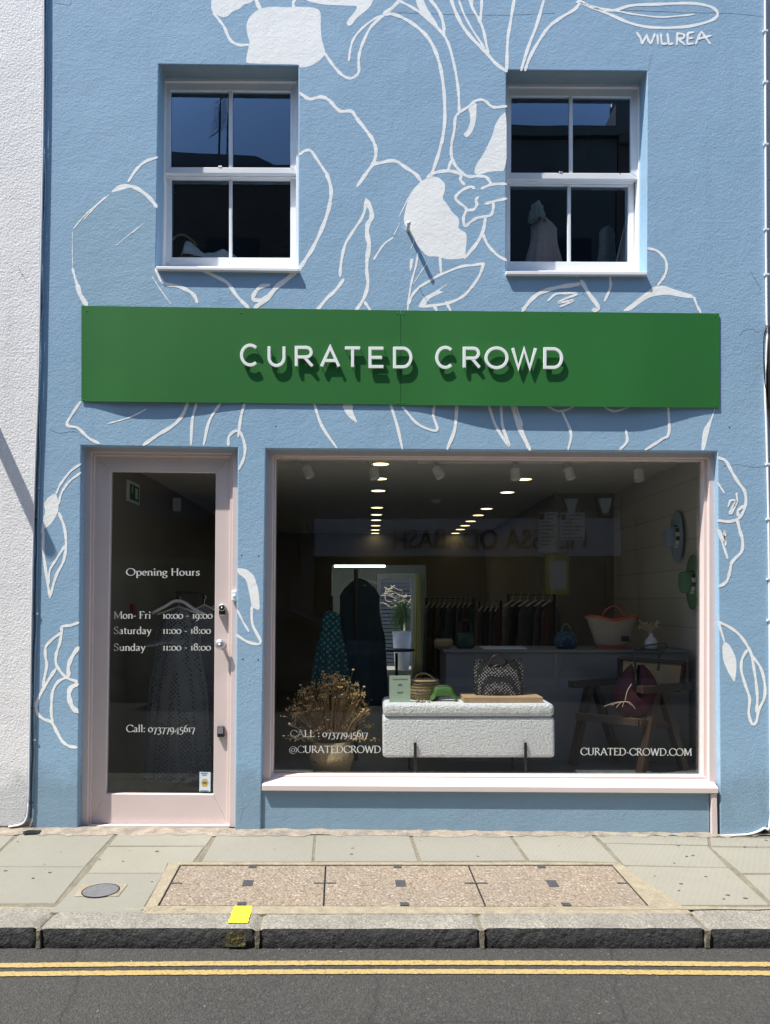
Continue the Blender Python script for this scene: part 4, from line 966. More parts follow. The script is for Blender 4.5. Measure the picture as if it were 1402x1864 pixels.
cable('cable', 'black cable bundle running down the joint beside the white building', pl_, .0042, 'cast', [(a, b) for a, b in pl_[4::6]], y=-.010, group=None)
pl2 = [(a + 3 + rr.uniform(-1.5, 1.5), b) for a, b in pl_[::2]]
cable('cable', 'slack blue painted cable just right of the black bundle', pl2, .0045, 'blue', [(a, b) for a, b in pl2[3::4]], y=-.006)
# little twisted wires poking from the render
def hook(px, py, y0, ln, label):
    c = W(px, py, y0); p = [c + Vector((0, .004, 0)), c + Vector((0, -.012, .001)), c + Vector((.003, -ln * .5, .004)), c + Vector((.008, -ln, .002))]
    o = MB().tube(catmull(p, 4), .0016, 6).build('wire_hook', 'steel'); tag(o, label, 'hook')
    return o
hook(1366, 492, 0, .032, 'small wire hook in the blue wall right of the right upstairs window')
hook(1048, 508, 0, .03, 'small wire hook in the blue wall under the sill of the right upstairs window')
hook(764, 524, 0, .026, 'small wire hook in the blue wall over the painted leaf')
hook(34, 487, -.016, .024, 'small wire hook in the white building')
c = W(742, 418, 0); o = MB().tube([c + Vector((0, .01, 0)), c + Vector((.005, -.085, .004))], .0125, 16).build('shadow_caster_stub', 'white_paint'); tag(o, 'short white stub against the white painted petal, added to cast the long slanted shadow', 'shadow caster')  # stub added only so the slanted shadow has a caster
c = W(-75, 640, -.016); g = MB().tube([c + Vector((0, .01, 0)), c + Vector((0, -.30, 0))], .040, 20); o = g.build('unseen_pipe_stub', 'grey_wall'); tag(o, 'unseen round pipe stub on the white building, added to cast the slanted shadow band', 'pipe')  # out-of-view stub added to throw the shadow band onto the white wall
g = MB()
for (a, b) in ((440, 1011), (471, 1012), (442, 1200), (470, 1201), (1328, 778), (502, 776), (1129, 316)): 
    c = W(a, b, 0); g = MB(); g.lathe([(.0045, -.0006), (.003, -.0012), (0, -.0012)], c, (0, 1, 0), 8); fixn(g.build('wall_plug', 'black', B))
# ================================================================= INTERIOR: lights
M['lamp'] = mat('warm lamp disc', (1, .9, .7), .5, emit=(1, .80, .42), es=2.2)
M['tube'] = mat('cool light strip', (1, 1, 1), .5, emit=(.85, 1, .92), es=6)
M['track'] = mat('white track lamp', (.8, .8, .78), .5)
protoL = None
def dl_proto(c):
    t = thing('ceiling_light', c, '', 'ceiling light', 'recessed round ceiling lights in two rows')
    fixn(MB().lathe([(.070, -.0005), (.068, -.004), (0, -.004)], c, n=28, smooth=False).build('lamp_disc', 'lamp', t))
    g = MB(); 
    g.lathe([(.070, -.0), (.070, -.006), (.082, -.006), (.084, 0)], c, n=28); fixn(g.build('trim_ring', 'track', t)); return t
def copy_tree(o, loc):
    c = o.copy(); COL.objects.link(c); c.location = loc
    for ch in o.children:
        d = ch.copy(); COL.objects.link(d); d.parent = c
        for gch in ch.children: e = gch.copy(); COL.objects.link(e); e.parent = d
    return c
rowA = [843, 870, 892, 923, 936, 946, 956, 964, 970]; rowB = [871, 895, 925, 937, 948, 956, 963, 970]
ordn = ['nearest', 'second nearest', 'third', 'fourth', 'fifth', 'sixth', 'seventh', 'eighth', 'farthest']
H = ZC - EYE.z; base = None
for rn, row, xx in (('left', rowA, .079), ('right', rowB, 1.365)):
    for i, py in enumerate(row):
        dist = 1401 * H / (1093 - py); loc = Vector((xx, dist - 4.83, ZC - .001))
        if base is None: base = dl_proto(loc); o = base
        else: o = copy_tree(base, loc)
        nm = 'farthest' if i == len(row) - 1 else ordn[i]
        o['label'] = f'warm round ceiling light, {nm} from the window in the {"straight left" if rn == "left" else "slanting right"} row' if i else f'warm round ceiling light nearest the glass in the {"straight left" if rn == "left" else "slanting right"} row'
rr = random.Random(4)
slab_ = [('leftmost of the six white spotlights under the ceiling, tilted right', 561, 859, 26), ('second white ceiling spotlight from the left, beside a warm round light', 681, 862, 8), ('third white ceiling spotlight from the left, tilted strongly', 798, 860, 27),
         ('fourth white ceiling spotlight from the left, hanging straight down', 938.5, 863, 0), ('fifth white ceiling spotlight from the left, slightly tilted', 1037, 862, 14), ('rightmost white ceiling spotlight, hanging straight', 1163, 865, -1)]
for lb, px, py, an in slab_:
    c = W(px, py, 1.10); t = thing('spotlight', Vector((c.x, 1.10, ZC)), lb, 'spotlight', 'white spotlights on the ceiling track')
    ax = Vector((math.sin(R(an)), -.25, -math.cos(R(an)))).normalized()
    top = c - ax * .042
    g = MB().lathe([(.030, 0), (.038, .004), (.038, .040), (.0355, .041), (.0355, .045), (.038, .046), (.038, .086), (.034, .086), (.030, .075), (0, .075)], top, ax, 28, smooth=False); fixn(g.build('lamp_head', 'track', t))
    g = MB().tube([top, Vector((top.x - .02 * math.sin(R(an)) * 2, 1.12, ZC - .012))], .006, 8); g.tube([Vector((c.x - .03, 1.12, ZC - .012)), Vector((c.x - .03, 1.12, ZC))], .02, 14); fixn(g.build('stem', 'track', t))
c = W(838, 842, 1.14); g = MB().box(W(760, 840, 1.14).x, W(1068, 840, 1.14).x, 1.125, 1.155, ZC - .018, ZC - .001); tag(g.build('lighting_track', 'track', bevel=.002), 'white ceiling track carrying the spotlights', 'lighting track')
c = Vector((W(801, 909, 2.9).x * 1, 3.4, ZC)); g = MB().lathe([(.055, 0), (.052, -.02), (.03, -.04), (0, -.042)], c, n=24); tag(fixn(g.build('smoke_detector', 'track')), 'small round smoke detector on the ceiling between the two light rows', 'smoke detector')
g = MB().box(-.60, .25, 8.05, 8.13, 2.005, 2.045); tag(g.build('strip_light', 'tube'), 'bright white strip light in the rear room', 'strip light')

# ---- bench
T = thing('bench', Vector((.38, .42, .27)), 'cream boucle storage bench on black legs in the shop window', 'bench')
def rbox(x0, x1, y0, y1, z0, z1, r, name, m, par, **k): return MB().box(x0, x1, y0, y1, z0, z1).build(name, m, par, bevel=r, seg=5, **k)
yb = .19; a = W(697, 1281, yb); b_ = W(1011, 1385, yb); zl = W(800, 1305.5, yb).z; zb_ = W(800, 1380, yb).z
def pillow(x0, x1, y0, y1, z0, z1, r, nm, par, puff=.006):
    o = rbox(x0, x1, y0, y1, z0, z1, r, nm, 'boucle', par)
    for p in o.data.polygons: p.use_smooth = True
    return o
body = pillow(a.x, b_.x, yb + .004, yb + .40, zb_, zl - .003, .022, 'body', T)
lid = pillow(a.x + .002, b_.x - .004, yb - .006, yb + .40, zl + .001, a.z, .030, 'lid', T)
for lx, d in ((756, -.012), (957, -.012)):
    p = W(lx, 1352, yb - .012); g = MB().box(p.x - .009, p.x + .009, yb - .014, yb - .002, .272, p.z); g.box(p.x - .009, p.x + .009, yb - .002, yb + .1, .30, .30 + .012) if 0 else None
    g.build('leg', 'blackmetal', T, bevel=.001)
    g = MB().box(p.x - .028, p.x - .010, yb + .36, yb + .38, .272, zb_ + .01); g.build('leg', 'blackmetal', T, bevel=.001)
ztop = a.z + .001
# ---- things on the bench
p = W(709, 1280, .26); q = W(747.5, 1230, .26)
t = MB().box(p.x, q.x, .262, .268, ztop, q.z).build('card_stand', 'mint', bevel=.0008); tag(t, 'pale mint card standing upright at the left end of the cream bench', 'sign card')
g = MB(); cx_ = (p.x + q.x) / 2
for (dz, w_) in ((.150, .05), (.118, .012), (.110, .016), (.066, .022), (.060, .014)): g.box(cx_ - w_, cx_ + w_, .2605, .2618, ztop + dz, ztop + dz + .0028)
g.build('small_print', 'counter', t)
c = W(765, 1279, .42); zc = ztop
def basketprof(r, h): return [(r * .82, 0), (r * .95, h * .15), (r, h * .5), (r * .93, h * .85), (r * .90, h), (r * .84, h), (r * .8, h * .2), (0, h * .15)]
t = thing('straw_bag', Vector((c.x, .42, zc)), 'striped brown straw basket bag behind the mint card on the bench', 'bag')
o = MB().lathe(basketprof(.105, .135), (c.x + .03, .42, zc), n=40, sy=.7).build('body', 'rattan', t)
g = MB()
for k in range(6): g.lathe([(.1 * (.86 + .05 * math.sin(k)), 0), (.107, .004), (.1, .008)], (c.x + .03, .42, zc + .012 + k * .021), n=36, sy=.7)
fixn(g.build('woven_band', 'darkwood', t))
g = MB().tube(catmull([(c.x - .04, .40, zc + .13), (c.x - .02, .40, zc + .165), (c.x + .03, .40, zc + .175), (c.x + .08, .40, zc + .15), (c.x + .10, .40, zc + .12)], 5), .006, 8); fixn(g.build('handle', 'rattan', t))
c = W(808, 1279, .32)
t = thing('clutch_bag', Vector((c.x, .33, zc)), 'small green beaded clutch purse lying on the cream bench', 'clutch bag')
prof = catmull([Vector((-.088, 0, 0)), Vector((-.094, 0, .02)), Vector((-.070, 0, .055)), Vector((-.06, 0, .088)), Vector((-.035, 0, .100)), Vector((.02, 0, .100)), Vector((.052, 0, .088)), Vector((.07, 0, .055)), Vector((.094, 0, .02)), Vector((.09, 0, 0))], 4)
g = MB(); n = len(prof)
def clutch(u, v):
    p = prof[min(n - 1, int(round(u * (n - 1))))]; th = (1 - abs(2 * v - 1) ** 2.2) * 0 + math.sin(math.pi * v); 
    k = math.sin(math.pi * v) ** .5; z = p.z; s = 1 - .12 * (1 - k)
    return Vector((c.x + p.x * s, .33 + (v - .5) * .085 * (1.1 - z * 4), zc + max(.0, z * (.35 + .65 * k)) + .001))
g.grid(clutch, n - 1, 10); fixn(g.build('body', 'grass_green', t))
g = MB().tube([Vector((c.x + x, .322, zc + z)) for x, z in ((-.064, .062), (-.060, .088), (-.035, .102), (.02, .102), (.052, .09), (.062, .062))], .004, 8); fixn(g.build('clasp_frame', 'grass_green', t))
g = MB(); rr = random.Random(8)
for k in range(16): g.ball((W(770, 1279, .26).x + rr.uniform(-.045, .045), .25 + rr.uniform(-.02, .02), zc + rr.uniform(.004, .014)), rr.uniform(.004, .009), 6)
tag(fixn(g.build('shell_necklace', 'canvas')), 'little heap of cream shells at the foot of the green clutch', 'necklace')
p = W(844, 1284, .24); q = W(988, 1272, .24)
t = MB().box(p.x, q.x, .23, .48, ztop, ztop + .036).build('serving_board', 'wood', bevel=.003); tag(t, 'flat pale wooden board at the right end of the bench', 'board')
zc2 = ztop + .037
# black woven bag
t = thing('woven_handbag', Vector((W(907, 1275, .35).x, .36, zc2)), 'black and white woven handbag with curved wooden handle on the wooden board', 'handbag')
xa, xb = W(865, 1270, .35).x, W(951, 1270, .35).x; hz = .245; xm = (xa + xb) / 2
def bagf(side):
    def f(u, v):
        x = xa + (xb - xa) * u; dip = .045 * math.exp(-((u - .5) / .22) ** 2); z = (hz - dip - .012 * math.sin(math.pi * u)) * v
        th = .055 * (1 - .55 * v) * (math.sin(math.pi * min(max(u, .02), .98)) ** .35)
        return Vector((x + (u - .5) * .012 * math.sin(v * 3), .36 + side * th, zc2 + z))
    return f
g = MB(); g.grid(bagf(-1), 28, 14); g.grid(bagf(1), 28, 14); o = fixn(g.build('body', 'blackweave', t))
g = MB()
for s in (-.022, .022):
    P = catmull([Vector((xm - .07, .36 + s, zc2 + hz - .045)), Vector((xm - .045, .36 + s, zc2 + hz + .005)), Vector((xm, .36 + s, zc2 + hz + .025)), Vector((xm + .05, .36 + s, zc2 + hz + .005)), Vector((xm + .075, .36 + s, zc2 + hz - .045))], 5); g.tube(P, .009, 8)
    P = catmull([Vector((xm - .055, .36 + s, zc2 + hz - .085)), Vector((xm - .03, .36 + s, zc2 + hz - .055)), Vector((xm + .005, .36 + s, zc2 + hz - .045)), Vector((xm + .06, .36 + s, zc2 + hz - .085))], 5); g.tube(P, .006, 8)
fixn(g.build('handle', 'darkwood', t))
# ---- dried flowers
T = thing('flower_basket', Vector((W(604, 1405, .36).x, .36, .27)), 'woven belly basket full of dried brown flowers in the left of the shop window', 'planter')
cx_ = T.location.x; z0 = .271
prof = [(.118, 0), (.122, .02), (.134, .075), (.150, .118), (.1515, .128), (.140, .160), (.126, .215), (.124, .235), (.118, .235), (.12, .2), (.10, .15), (0, .15)]
g = MB().lathe(prof, (cx_, .36, z0), n=56, wob=lambda a, h: .008 * math.sin(28 * a) * math.sin(h * 220)); fixn(g.build('basket', 'rattan', T))
g = MB(); gh = MB(); gh2 = MB(); rr = random.Random(21); zr = z0 + .20
def spr(px, py, y): return W(px, py, y)
tips = []
for k in range(300):
    u = rr.uniform(-1, 1); px = 600 + u * 74 + rr.gauss(0, 5); top = 1225 + 62 * abs(u) ** 1.8 + rr.expovariate(1 / 38)
    if u > .25 and u < .75 and rr.random() < .3: top -= rr.uniform(0, 14)
    py = min(top, 1345); y = .34 + rr.uniform(-.09, .12); e = W(px, py, y)
    b0 = Vector((cx_ + u * .07 + rr.uniform(-.03, .03), .34 + (y - .34) * .5, zr)); m_ = b0.lerp(e, .55) + Vector((rr.uniform(-.02, .02) - u * .015, 0, .02))
    P = catmull([b0, m_, e], 4); r = rr.uniform(.0009, .0022); g.tube(P, [r * (1.2 - .6 * i / len(P)) for i in range(len(P))], 4, cap=False)
    tips.append((e, P))
    kind = rr.random()
    if kind < .5:      # fuzzy umbels: many small florets
        for j in range(rr.randint(5, 10)): gh.ball(e + Vector((rr.gauss(0, .011), rr.gauss(0, .01), rr.gauss(-.002, .006))), rr.uniform(.003, .007), 5)
    elif kind < .62: (gh2).ball(e, rr.uniform(.006, .011), 8, (1, 1, .75))
    elif kind < .8:    # grass plumes
        for j in range(12):
            w0 = P[-1 - min(len(P) - 1, j // 3)]; g.tube([w0, w0 + Vector((rr.uniform(-.02, .02), rr.uniform(-.01, .01), rr.uniform(.005, .03)))], [.0009, .0003], 3, cap=False)
    else:
        for j in range(5): w0 = P[rr.randint(len(P) // 2, len(P) - 1)]; g.tube([w0, w0 + Vector((rr.uniform(-.035, .035), rr.uniform(-.01, .01), rr.uniform(.01, .04)))], [.0012, .0005], 3, cap=False); gh.ball(w0 + Vector((rr.uniform(-.02, .02), 0, .02)), .004, 5)
for (px, py) in ((547, 1247), (545, 1257), (560, 1252), (588, 1222), (626, 1231), (643, 1219), (617, 1267), (640, 1268), (592, 1264), (663, 1250), (572, 1292), (562, 1290)):
    e = W(px, py, .30); b0 = Vector((cx_ + (px - 604) * .0006, .32, zr)); g.tube(catmull([b0, b0.lerp(e, .6) + Vector((0, 0, .02)), e], 4), .0013, 4, cap=False); gh2.ball(e, .010, 8, (1, 1, .6))
tag(fixn(g.build('dried_stems', 'dry', T)), kind='stuff'); tag(fixn(gh.build('flower_heads', 'dryhead', T)), kind='stuff'); tag(fixn(gh2.build('pale_seed_heads', 'dryhead2', T)), kind='stuff')

# ---- easy chair
T = thing('easy_chair', Vector((W(1160, 1395, .42).x, .45, .27)), 'low dark teak armchair with cane back at the right of the shop window', 'chair')
PZ = .271
fA, fB, fC, fD = [Zp(px, py, PZ) for px, py in ((1042, 1393), (1166, 1411), (1245, 1401), (1125, 1382))]
def up(p, z): return Vector((p.x, p.y, z))
armz = .845; sz = .62
for (f, r_) in ((fA, fD), (fB, fC)):
    mid = up(f.lerp(r_, .42), armz - .02)
    for foot in (f, r_):
        g = MB().beam(foot + Vector((0, 0, .002)), mid + (foot - up(mid, foot.z)) * .12, .046, .058, up=(r_ - f).cross(Vector((0, 0, 1)))); fixn(g.build('leg', 'darkwood', T, bevel=.004))
    a_ = up(f.lerp(r_, -.02), armz); b2 = up(f.lerp(r_, 1.12), armz + .005); g = MB().beam(a_, b2, .07, .05); fixn(g.build('armrest', 'darkwood', T, bevel=.008, seg=3))
sA = up(fA.lerp(fD, .05).lerp(fB, .04), sz); sB = up(fB.lerp(fC, .05).lerp(fA, .04), sz - .0); sC = up(fC.lerp(fB, .12), sz - .05); sD = up(fD.lerp(fA, .12), sz - .05)
g = MB()
for p, q in ((sA, sB), (sB, sC), (sC, sD), (sD, sA)): g.beam(p, q, .035, .05)
fixn(g.build('seat_frame', 'darkwood', T, bevel=.004))
g = MB(); u3 = Vector((0, 0, .027)); g.prism([sA + u3, sB + u3, sC + u3, sD + u3], (0, 0, -.012)); fixn(g.build('cane_seat', 'cane', T))
bk_ = [W(1128, 1253, .74), W(1240, 1256, .50), W(1246, 1206, .55), W(1129, 1198, .80)]
cor = [p for p in bk_]
g = MB(); 
for i in range(4): g.beam(cor[i], cor[(i + 1) % 4], .03, .034, up=(0, -1, .1))
fixn(g.build('back_frame', 'darkwood', T, bevel=.003))
g = MB().prism(cor, (0, .006, 0)); fixn(g.build('cane_back', 'cane', T))
# burgundy bag on the chair
t = thing('suede_bag', Vector((W(1158, 1285, .5).x, .48, sz + .03)), 'dark red slouchy bag with a black loop handle on the armchair', 'bag')
hc = W(1158, 1270, .47); zb2 = sz + .025
def bag2(u, v):
    a = 2 * math.pi * u; s = math.sin(math.pi * min(.999, .06 + v * .9)) ** .55; rx = .195 * s * (1 - .38 * v); dz = .36 * v
    two = .5 + .5 * math.cos(2 * a); lob = 1 + .10 * math.cos(3 * a + 1) * v; notch = .07 * v * v * math.exp(-(math.cos(a) / .35) ** 2)
    return Vector((hc.x + rx * math.cos(a) * lob, .47 + .085 * s * math.sin(a), zb2 + dz - notch * 3.2 + .006 * math.sin(5 * a + 9 * v)))
fixn(MB().grid(bag2, 40, 16).build('body', 'burgundy', t))
L0, L1 = W(1156, 1208, .46), W(1203, 1206, .46)
P = catmull([W(1152, 1196, .45), W(1156, 1185, .45), W(1168, 1177, .45), W(1190, 1173, .45), W(1211, 1172, .45), W(1214, 1177, .45), W(1205, 1188, .45), W(1199, 1198, .45)], 5); g = MB().tube(P, .0055, 8)
g.tube(catmull([W(1158, 1184, .47), W(1180, 1183, .48), W(1203, 1184, .48)], 4), .0045, 8); fixn(g.build('loop_handle', 'black', t))
g = MB().tube([W(1152, 1192, .45), L0, W(1158, 1232, .42)], [.01, .008, .012], 8); g.tube([W(1200, 1192, .45), W(1201, 1206, .46), W(1198, 1220, .44)], [.01, .008, .012], 8); fixn(g.build('strap', 'black', t))
g = MB().tube(catmull([W(1150, 1245, .36), W(1142, 1258, .35), W(1138, 1276, .34)], 4), .0026, 6)
for e in ((1100, 1286), (1112, 1284), (1122, 1288), (1150, 1284), (1157, 1291), (1133, 1287)): g.tube(catmull([W(1138, 1277, .34), W((1138 + e[0]) / 2, 1279, .33), W(e[0], e[1], .32)], 4), .002, 6)
fixn(g.build('fringe_tassel', 'canvas', t))

# ---- counter
T = thing('counter', Vector((1.3, 1.2, -.02)), 'grey painted counter behind the armchair, loaded with bags', 'counter')
x0 = W(812, 1200, .93).x; x1 = W(1254, 1200, .93).x; zt_ = W(900, 1183, .93).z
MB().box(x0, x1, .93, 1.45, -.015, zt_ - .02).build('body', 'counter', T, bevel=.003)
MB().box(x0 - .02, x1 + .01, .915, 1.47, zt_ - .02, zt_).build('worktop', 'counter', T, bevel=.003)
zt_ += .001
# coral tote
cc = W(1115, 1183, 1.08)
t = thing('straw_tote', Vector((cc.x, 1.08, zt_)), 'wide cream straw tote with coral trim and coral handle on the counter', 'tote bag')
def tote(u, v, k=1):
    a = 2 * math.pi * u; r = .115 + .085 * v ** .9; zz = .245 * v; wave = -.022 * v * (math.cos(4 * a) * .5 + .5) * (1 if v > .5 else 0) * (v - .5) * 2 + .02 * v * abs(math.cos(a))
    return Vector((cc.x + r * k * math.cos(a), 1.09 + r * .45 * k * math.sin(a), zt_ + zz + wave))
fixn(MB().grid(lambda u, v: tote(u, .06 + .9 * v), 48, 10).build('body', 'canvas', t, solid=.004))
g = MB(); g.tube([tote(i / 48, .965, 1.01) for i in range(49)], .0085, 8, cap=False); fixn(g.build('rim', 'coral', t))
g = MB(); g.grid(lambda u, v: tote(u, .09 * v, 1.02), 48, 3); fixn(g.build('base_trim', 'coral', t))
g = MB().tube(catmull([cc + Vector((-.085, -.01, .22)), cc + Vector((-.07, -.03, .29)), cc + Vector((-.0, -.03, .335)), cc + Vector((.06, -.03, .29)), cc + Vector((.07, -.01, .22))], 6), .006, 8); fixn(g.build('handle', 'coral', t))
g = MB().box(cc.x + .035, cc.x + .095, .975, .980, zt_ + .06, zt_ + .10); g.build('leather_patch', 'black', t, bevel=.002)
cc = W(1031, 1183, 1.05); t = thing('beaded_bag', Vector((cc.x, 1.05, zt_)), 'small blue beaded pouch bag left of the coral tote on the counter', 'bag')
g = MB().lathe([(.06, 0), (.088, .02), (.09, .06), (.078, .10), (.055, .125), (.05, .13), (0, .128)], (cc.x, 1.06, zt_), n=32, sy=.6); fixn(g.build('body', 'beads', t))
g = MB().tube(catmull([(cc.x - .03, 1.05, zt_ + .12), (cc.x - .03, 1.05, zt_ + .165), (cc.x, 1.05, zt_ + .185), (cc.x + .03, 1.05, zt_ + .16), (cc.x + .03, 1.05, zt_ + .12)], 5), .008, 8); fixn(g.build('handle', mat('green cord', (.05, .15, .08), .6), t))
cc = W(1187, 1180, 1.0); t = thing('vase', Vector((cc.x, 1.02, zt_)), 'small white bottle vase of dried grass right of the coral tote', 'vase')
g = MB().lathe([(.028, 0), (.045, .01), (.050, .04), (.040, .07), (.018, .095), (.013, .11), (.015, .12), (.009, .12), (.009, .1), (0, .09)], (cc.x, 1.02, zt_), n=28); fixn(g.build('body', 'white_paint', t))
g = MB(); rr = random.Random(5)
for k in range(26):
    e = Vector((cc.x + rr.uniform(-.10, .07), 1.02 + rr.uniform(-.03, .03), zt_ + .15 + rr.uniform(.0, .07))); b0 = Vector((cc.x, 1.02, zt_ + .11)); P = catmull([b0, b0.lerp(e, .6) + Vector((0, 0, .02)), e], 4); g.tube(P, [.0015, .002, .003, .004, .006, .005, .006, .005, .002][:len(P)], 5)
tag(fixn(g.build('dried_grass', 'dryhead2', t)), kind='stuff')
g = MB().box(W(880, 1180, 1.0).x, W(958, 1180, 1.0).x, .96, 1.2, zt_, zt_ + .012); tag(g.build('magazine', 'white_paint', bevel=.002), 'closed white magazine on the counter over the woven handbag', 'magazine')
cc = W(847, 1180, 1.1); t = thing('green_handbag', Vector((cc.x, 1.1, zt_)), 'dark green handbag at the left end of the counter', 'handbag')
M['dkgreen'] = mat('dark green leather', (.01, .05, .03), .4); fixn(MB().lathe([(.06, 0), (.075, .02), (.07, .08), (.055, .12), (0, .122)], (cc.x, 1.1, zt_), n=28, sy=.5).build('body', 'dkgreen', t))
fixn(MB().tube(catmull([(cc.x - .05, 1.1, zt_ + .1), (cc.x - .04, 1.1, zt_ + .19), (cc.x, 1.1, zt_ + .22), (cc.x + .04, 1.1, zt_ + .19), (cc.x + .05, 1.1, zt_ + .1)], 5), .005, 8).build('handle', 'dkgreen', t))
cc = W(808, 1180, 1.1); o = MB().lathe([(.05, 0), (.072, .02), (.078, .05), (.06, .075), (0, .07)], (cc.x, 1.1, zt_), n=28, sy=.6).build('small_basket', 'rattan'); tag(fixn(o), 'small round woven basket at the far left end of the counter', 'basket')

# ---- hats on the right wall
for (px, py, colr, nm, rim, ch, lb) in ((1234, 977, (.34, .45, .58), 'pale blue felt', .205, .105, 'pale blue brimmed hat with checked ribbon hanging on the right wall, the higher hat'), (1262, 1060, (.10, .26, .12), 'green felt', .205, .10, 'green brimmed hat with checked ribbon hanging on the right wall, the lower hat')):
    M[nm] = mat(nm, colr, .9, var=.08, bmp=.001)
    d = (XR - .03) * 1401 / (px - 674) - 4.83; c = Vector((XR - .028, d, W(px, py, d).z)); t = thing('hat', c, lb, 'hat', 'hats on the right wall')
    g = MB().lathe([(.085, .0), (rim * .8, -.006), (rim, .006), (rim, .010), (rim * .8, -.002), (.085, .006)], c, (-1, 0, 0), 40, sy=.6); fixn(g.build('brim', nm, t))
    g = MB().lathe([(.088, .0), (.084, .06), (.078, .095), (.06, ch), (.03, ch - .006), (0, ch - .012)], c, (-1, 0, 0), 36, sy=.6); fixn(g.build('crown', nm, t))
    g = MB().lathe([(.0885, .002), (.091, .003), (.0885, .032), (.086, .032)], c, (-1, 0, 0), 36, sy=.6); fixn(g.build('ribbon', 'hatcheck', t))

# ---- back of the shop: garden door, curtain, plant, rails of clothes
T = thing('garden_door', Vector((.49, 9.86, -.02)), 'white framed glazed door to the sunny back yard', 'door')
g = MB(); f_ = lambda x0, x1, z0, z1: g.box(x0, x1, 9.84, 9.90, z0, z1)
f_(.13, .20, -.02, 1.95); f_(.78, .85, -.02, 1.95); f_(.20, .78, 1.86, 1.95); f_(.20, .78, -.02, .12); g.build('frame', 'white_paint', T, bevel=.004)
MB().add([(.20, 9.87, .12), (.78, 9.87, .12), (.78, 9.87, 1.86), (.20, 9.87, 1.86)], [(0, 1, 2, 3)]).build('glass_pane', 'glass', T)
g = MB().box(-2.6, 3.0, 9.96, 14, -.10, -.04); struct(g.build('back_yard', 'slab'))
T = thing('slatted_fence', Vector((.6, 12.6, -.04)), 'grey slatted fence seen through the glazed back door', 'fence')
g = MB()
for k in range(26): g.box(-2, 3, 12.6, 12.63, -.03 + k * .085, .035 + k * .085)
MB().box(-2.5, 3.5, 12.75, 12.8, -.05, 2.6).build('backing', 'intdark', T)
g.build('slats', mat('grey stained slats', (.03, .04, .055), .7), T); 
for x in (-.9, .9, 2.7): MB().box(x, x + .08, 12.635, 12.7, -.03, 2.2).build('post', 'grey_wall', T)
T = thing('yard_plant', Vector((.66, 11.2, -.04)), 'spiky grass plant in a pot outside the back door', 'plant')
g = MB(); rr = random.Random(2); M['leaf'] = mat('grassy leaves', (.10, .17, .04), .6, var=.5, vs=12)
for k in range(260):
    a = rr.uniform(0, 6.28); h = rr.uniform(.25, .62); r = rr.uniform(.08, .35); b0 = Vector((.66, 11.2, .82)); P = catmull([b0, b0 + Vector((math.cos(a) * r * .4, math.sin(a) * r * .4, h)), b0 + Vector((math.cos(a) * r, math.sin(a) * r, h - rr.uniform(.1, .6)))], 4); g.tube(P, [.006 * (1 - .9 * i / len(P)) for i in range(len(P))], 3, cap=False)
tag(fixn(g.build('leaves', 'leaf', T)), kind='stuff'); fixn(MB().lathe([(.14, 0), (.2, .84), (.18, .84), (0, .78)], (.66, 11.2, -.04), n=24).build('pot', 'grey_wall', T))
t = thing('bare_shrub', Vector((.75, 11.9, -.04)), 'pale bare twisting branches behind the glazed back door', 'shrub')
g = MB(); rr = random.Random(14); g.tube([(.75, 11.9, -.04), (.75, 11.9, 1.3)], .02, 6)
for k in range(16):
    a = Vector((.75, 11.9, 1.2 + rr.uniform(0, .3))); P = [a]
    for j in range(5): P.append(P[-1] + Vector((rr.uniform(-.22, .12), rr.uniform(-.05, .05), rr.uniform(-.05, .16))))
    g.tube(catmull(P, 3), .009, 5)
fixn(g.build('branches', 'canvas', t))
g = MB(); xw = W(751, 1100, 9.6).x; xw2 = W(769, 1100, 9.6).x
g.grid(lambda u, v: Vector((xw + (xw2 - xw) * (u * (.55 + .45 * v) + .3 * (1 - v)), 9.6 + .03 * math.sin(u * 22), 1.93 - 1.93 * v)), 30, 6); tag(fixn(g.build('curtain', 'yellowcloth', solid=.004)), 'pale yellow curtain gathered beside the back door', 'curtain')
GARM = {}
def garment(x, y, ztop_, h, w_, m, name='garment', label='', group=None, th=.05, seed=0, flare=1.25, turn=0, hook=True):
    rr = random.Random(seed); t = thing(name, Vector((x, y, ztop_)), label, 'garment', group); ph = rr.uniform(0, 6)
    ca, sa = math.cos(turn), math.sin(turn)
    def f(u, v):
        a = 2 * math.pi * u; sh = min(1, (.30 if hook else .62) + v * 7) if v < .1 else 1.0; wv = w_ * sh * (1 - .18 * math.sin(math.pi * min(1, v * 2.2)) + (flare - 1) * v)
        lx = wv / 2 * math.cos(a); ly = th * (.6 + .5 * v) * math.sin(a) * (1 + .25 * math.sin(9 * u * 2 + ph)) + .012 * v * math.sin(26 * u * 3.14 + ph)
        return Vector((x + lx * ca - ly * sa, y + lx * sa + ly * ca, ztop_ - .03 - h * v + (.02 * (1 - abs(math.cos(a))) if v < .02 else 0)))
    fixn(MB().grid(f, 40, 16).build('cloth', m, t))
    if not hook: return t
    g = MB().tube([Vector((x - w_ * .42 * ca, y - w_ * .42 * sa, ztop_ - .06)), Vector((x, y, ztop_ - .005)), Vector((x + w_ * .42 * ca, y + w_ * .42 * sa, ztop_ - .06))], .008, 6); g.tube(catmull([Vector((x, y, ztop_ - .005)), Vector((x, y, ztop_ + .03)), Vector((x + .015, y, ztop_ + .05)), Vector((x + .0, y, ztop_ + .065))], 3), .003, 5); fixn(g.build('hanger', 'track', t)); return t
cols = [(.20, .26, .27), (.12, .10, .05), (.2, .16, .10), (.03, .03, .03), (.14, .12, .10), (.05, .05, .04), (.12, .13, .14), (.16, .07, .05), (.05, .05, .07), (.22, .2, .18), (.10, .09, .08)]
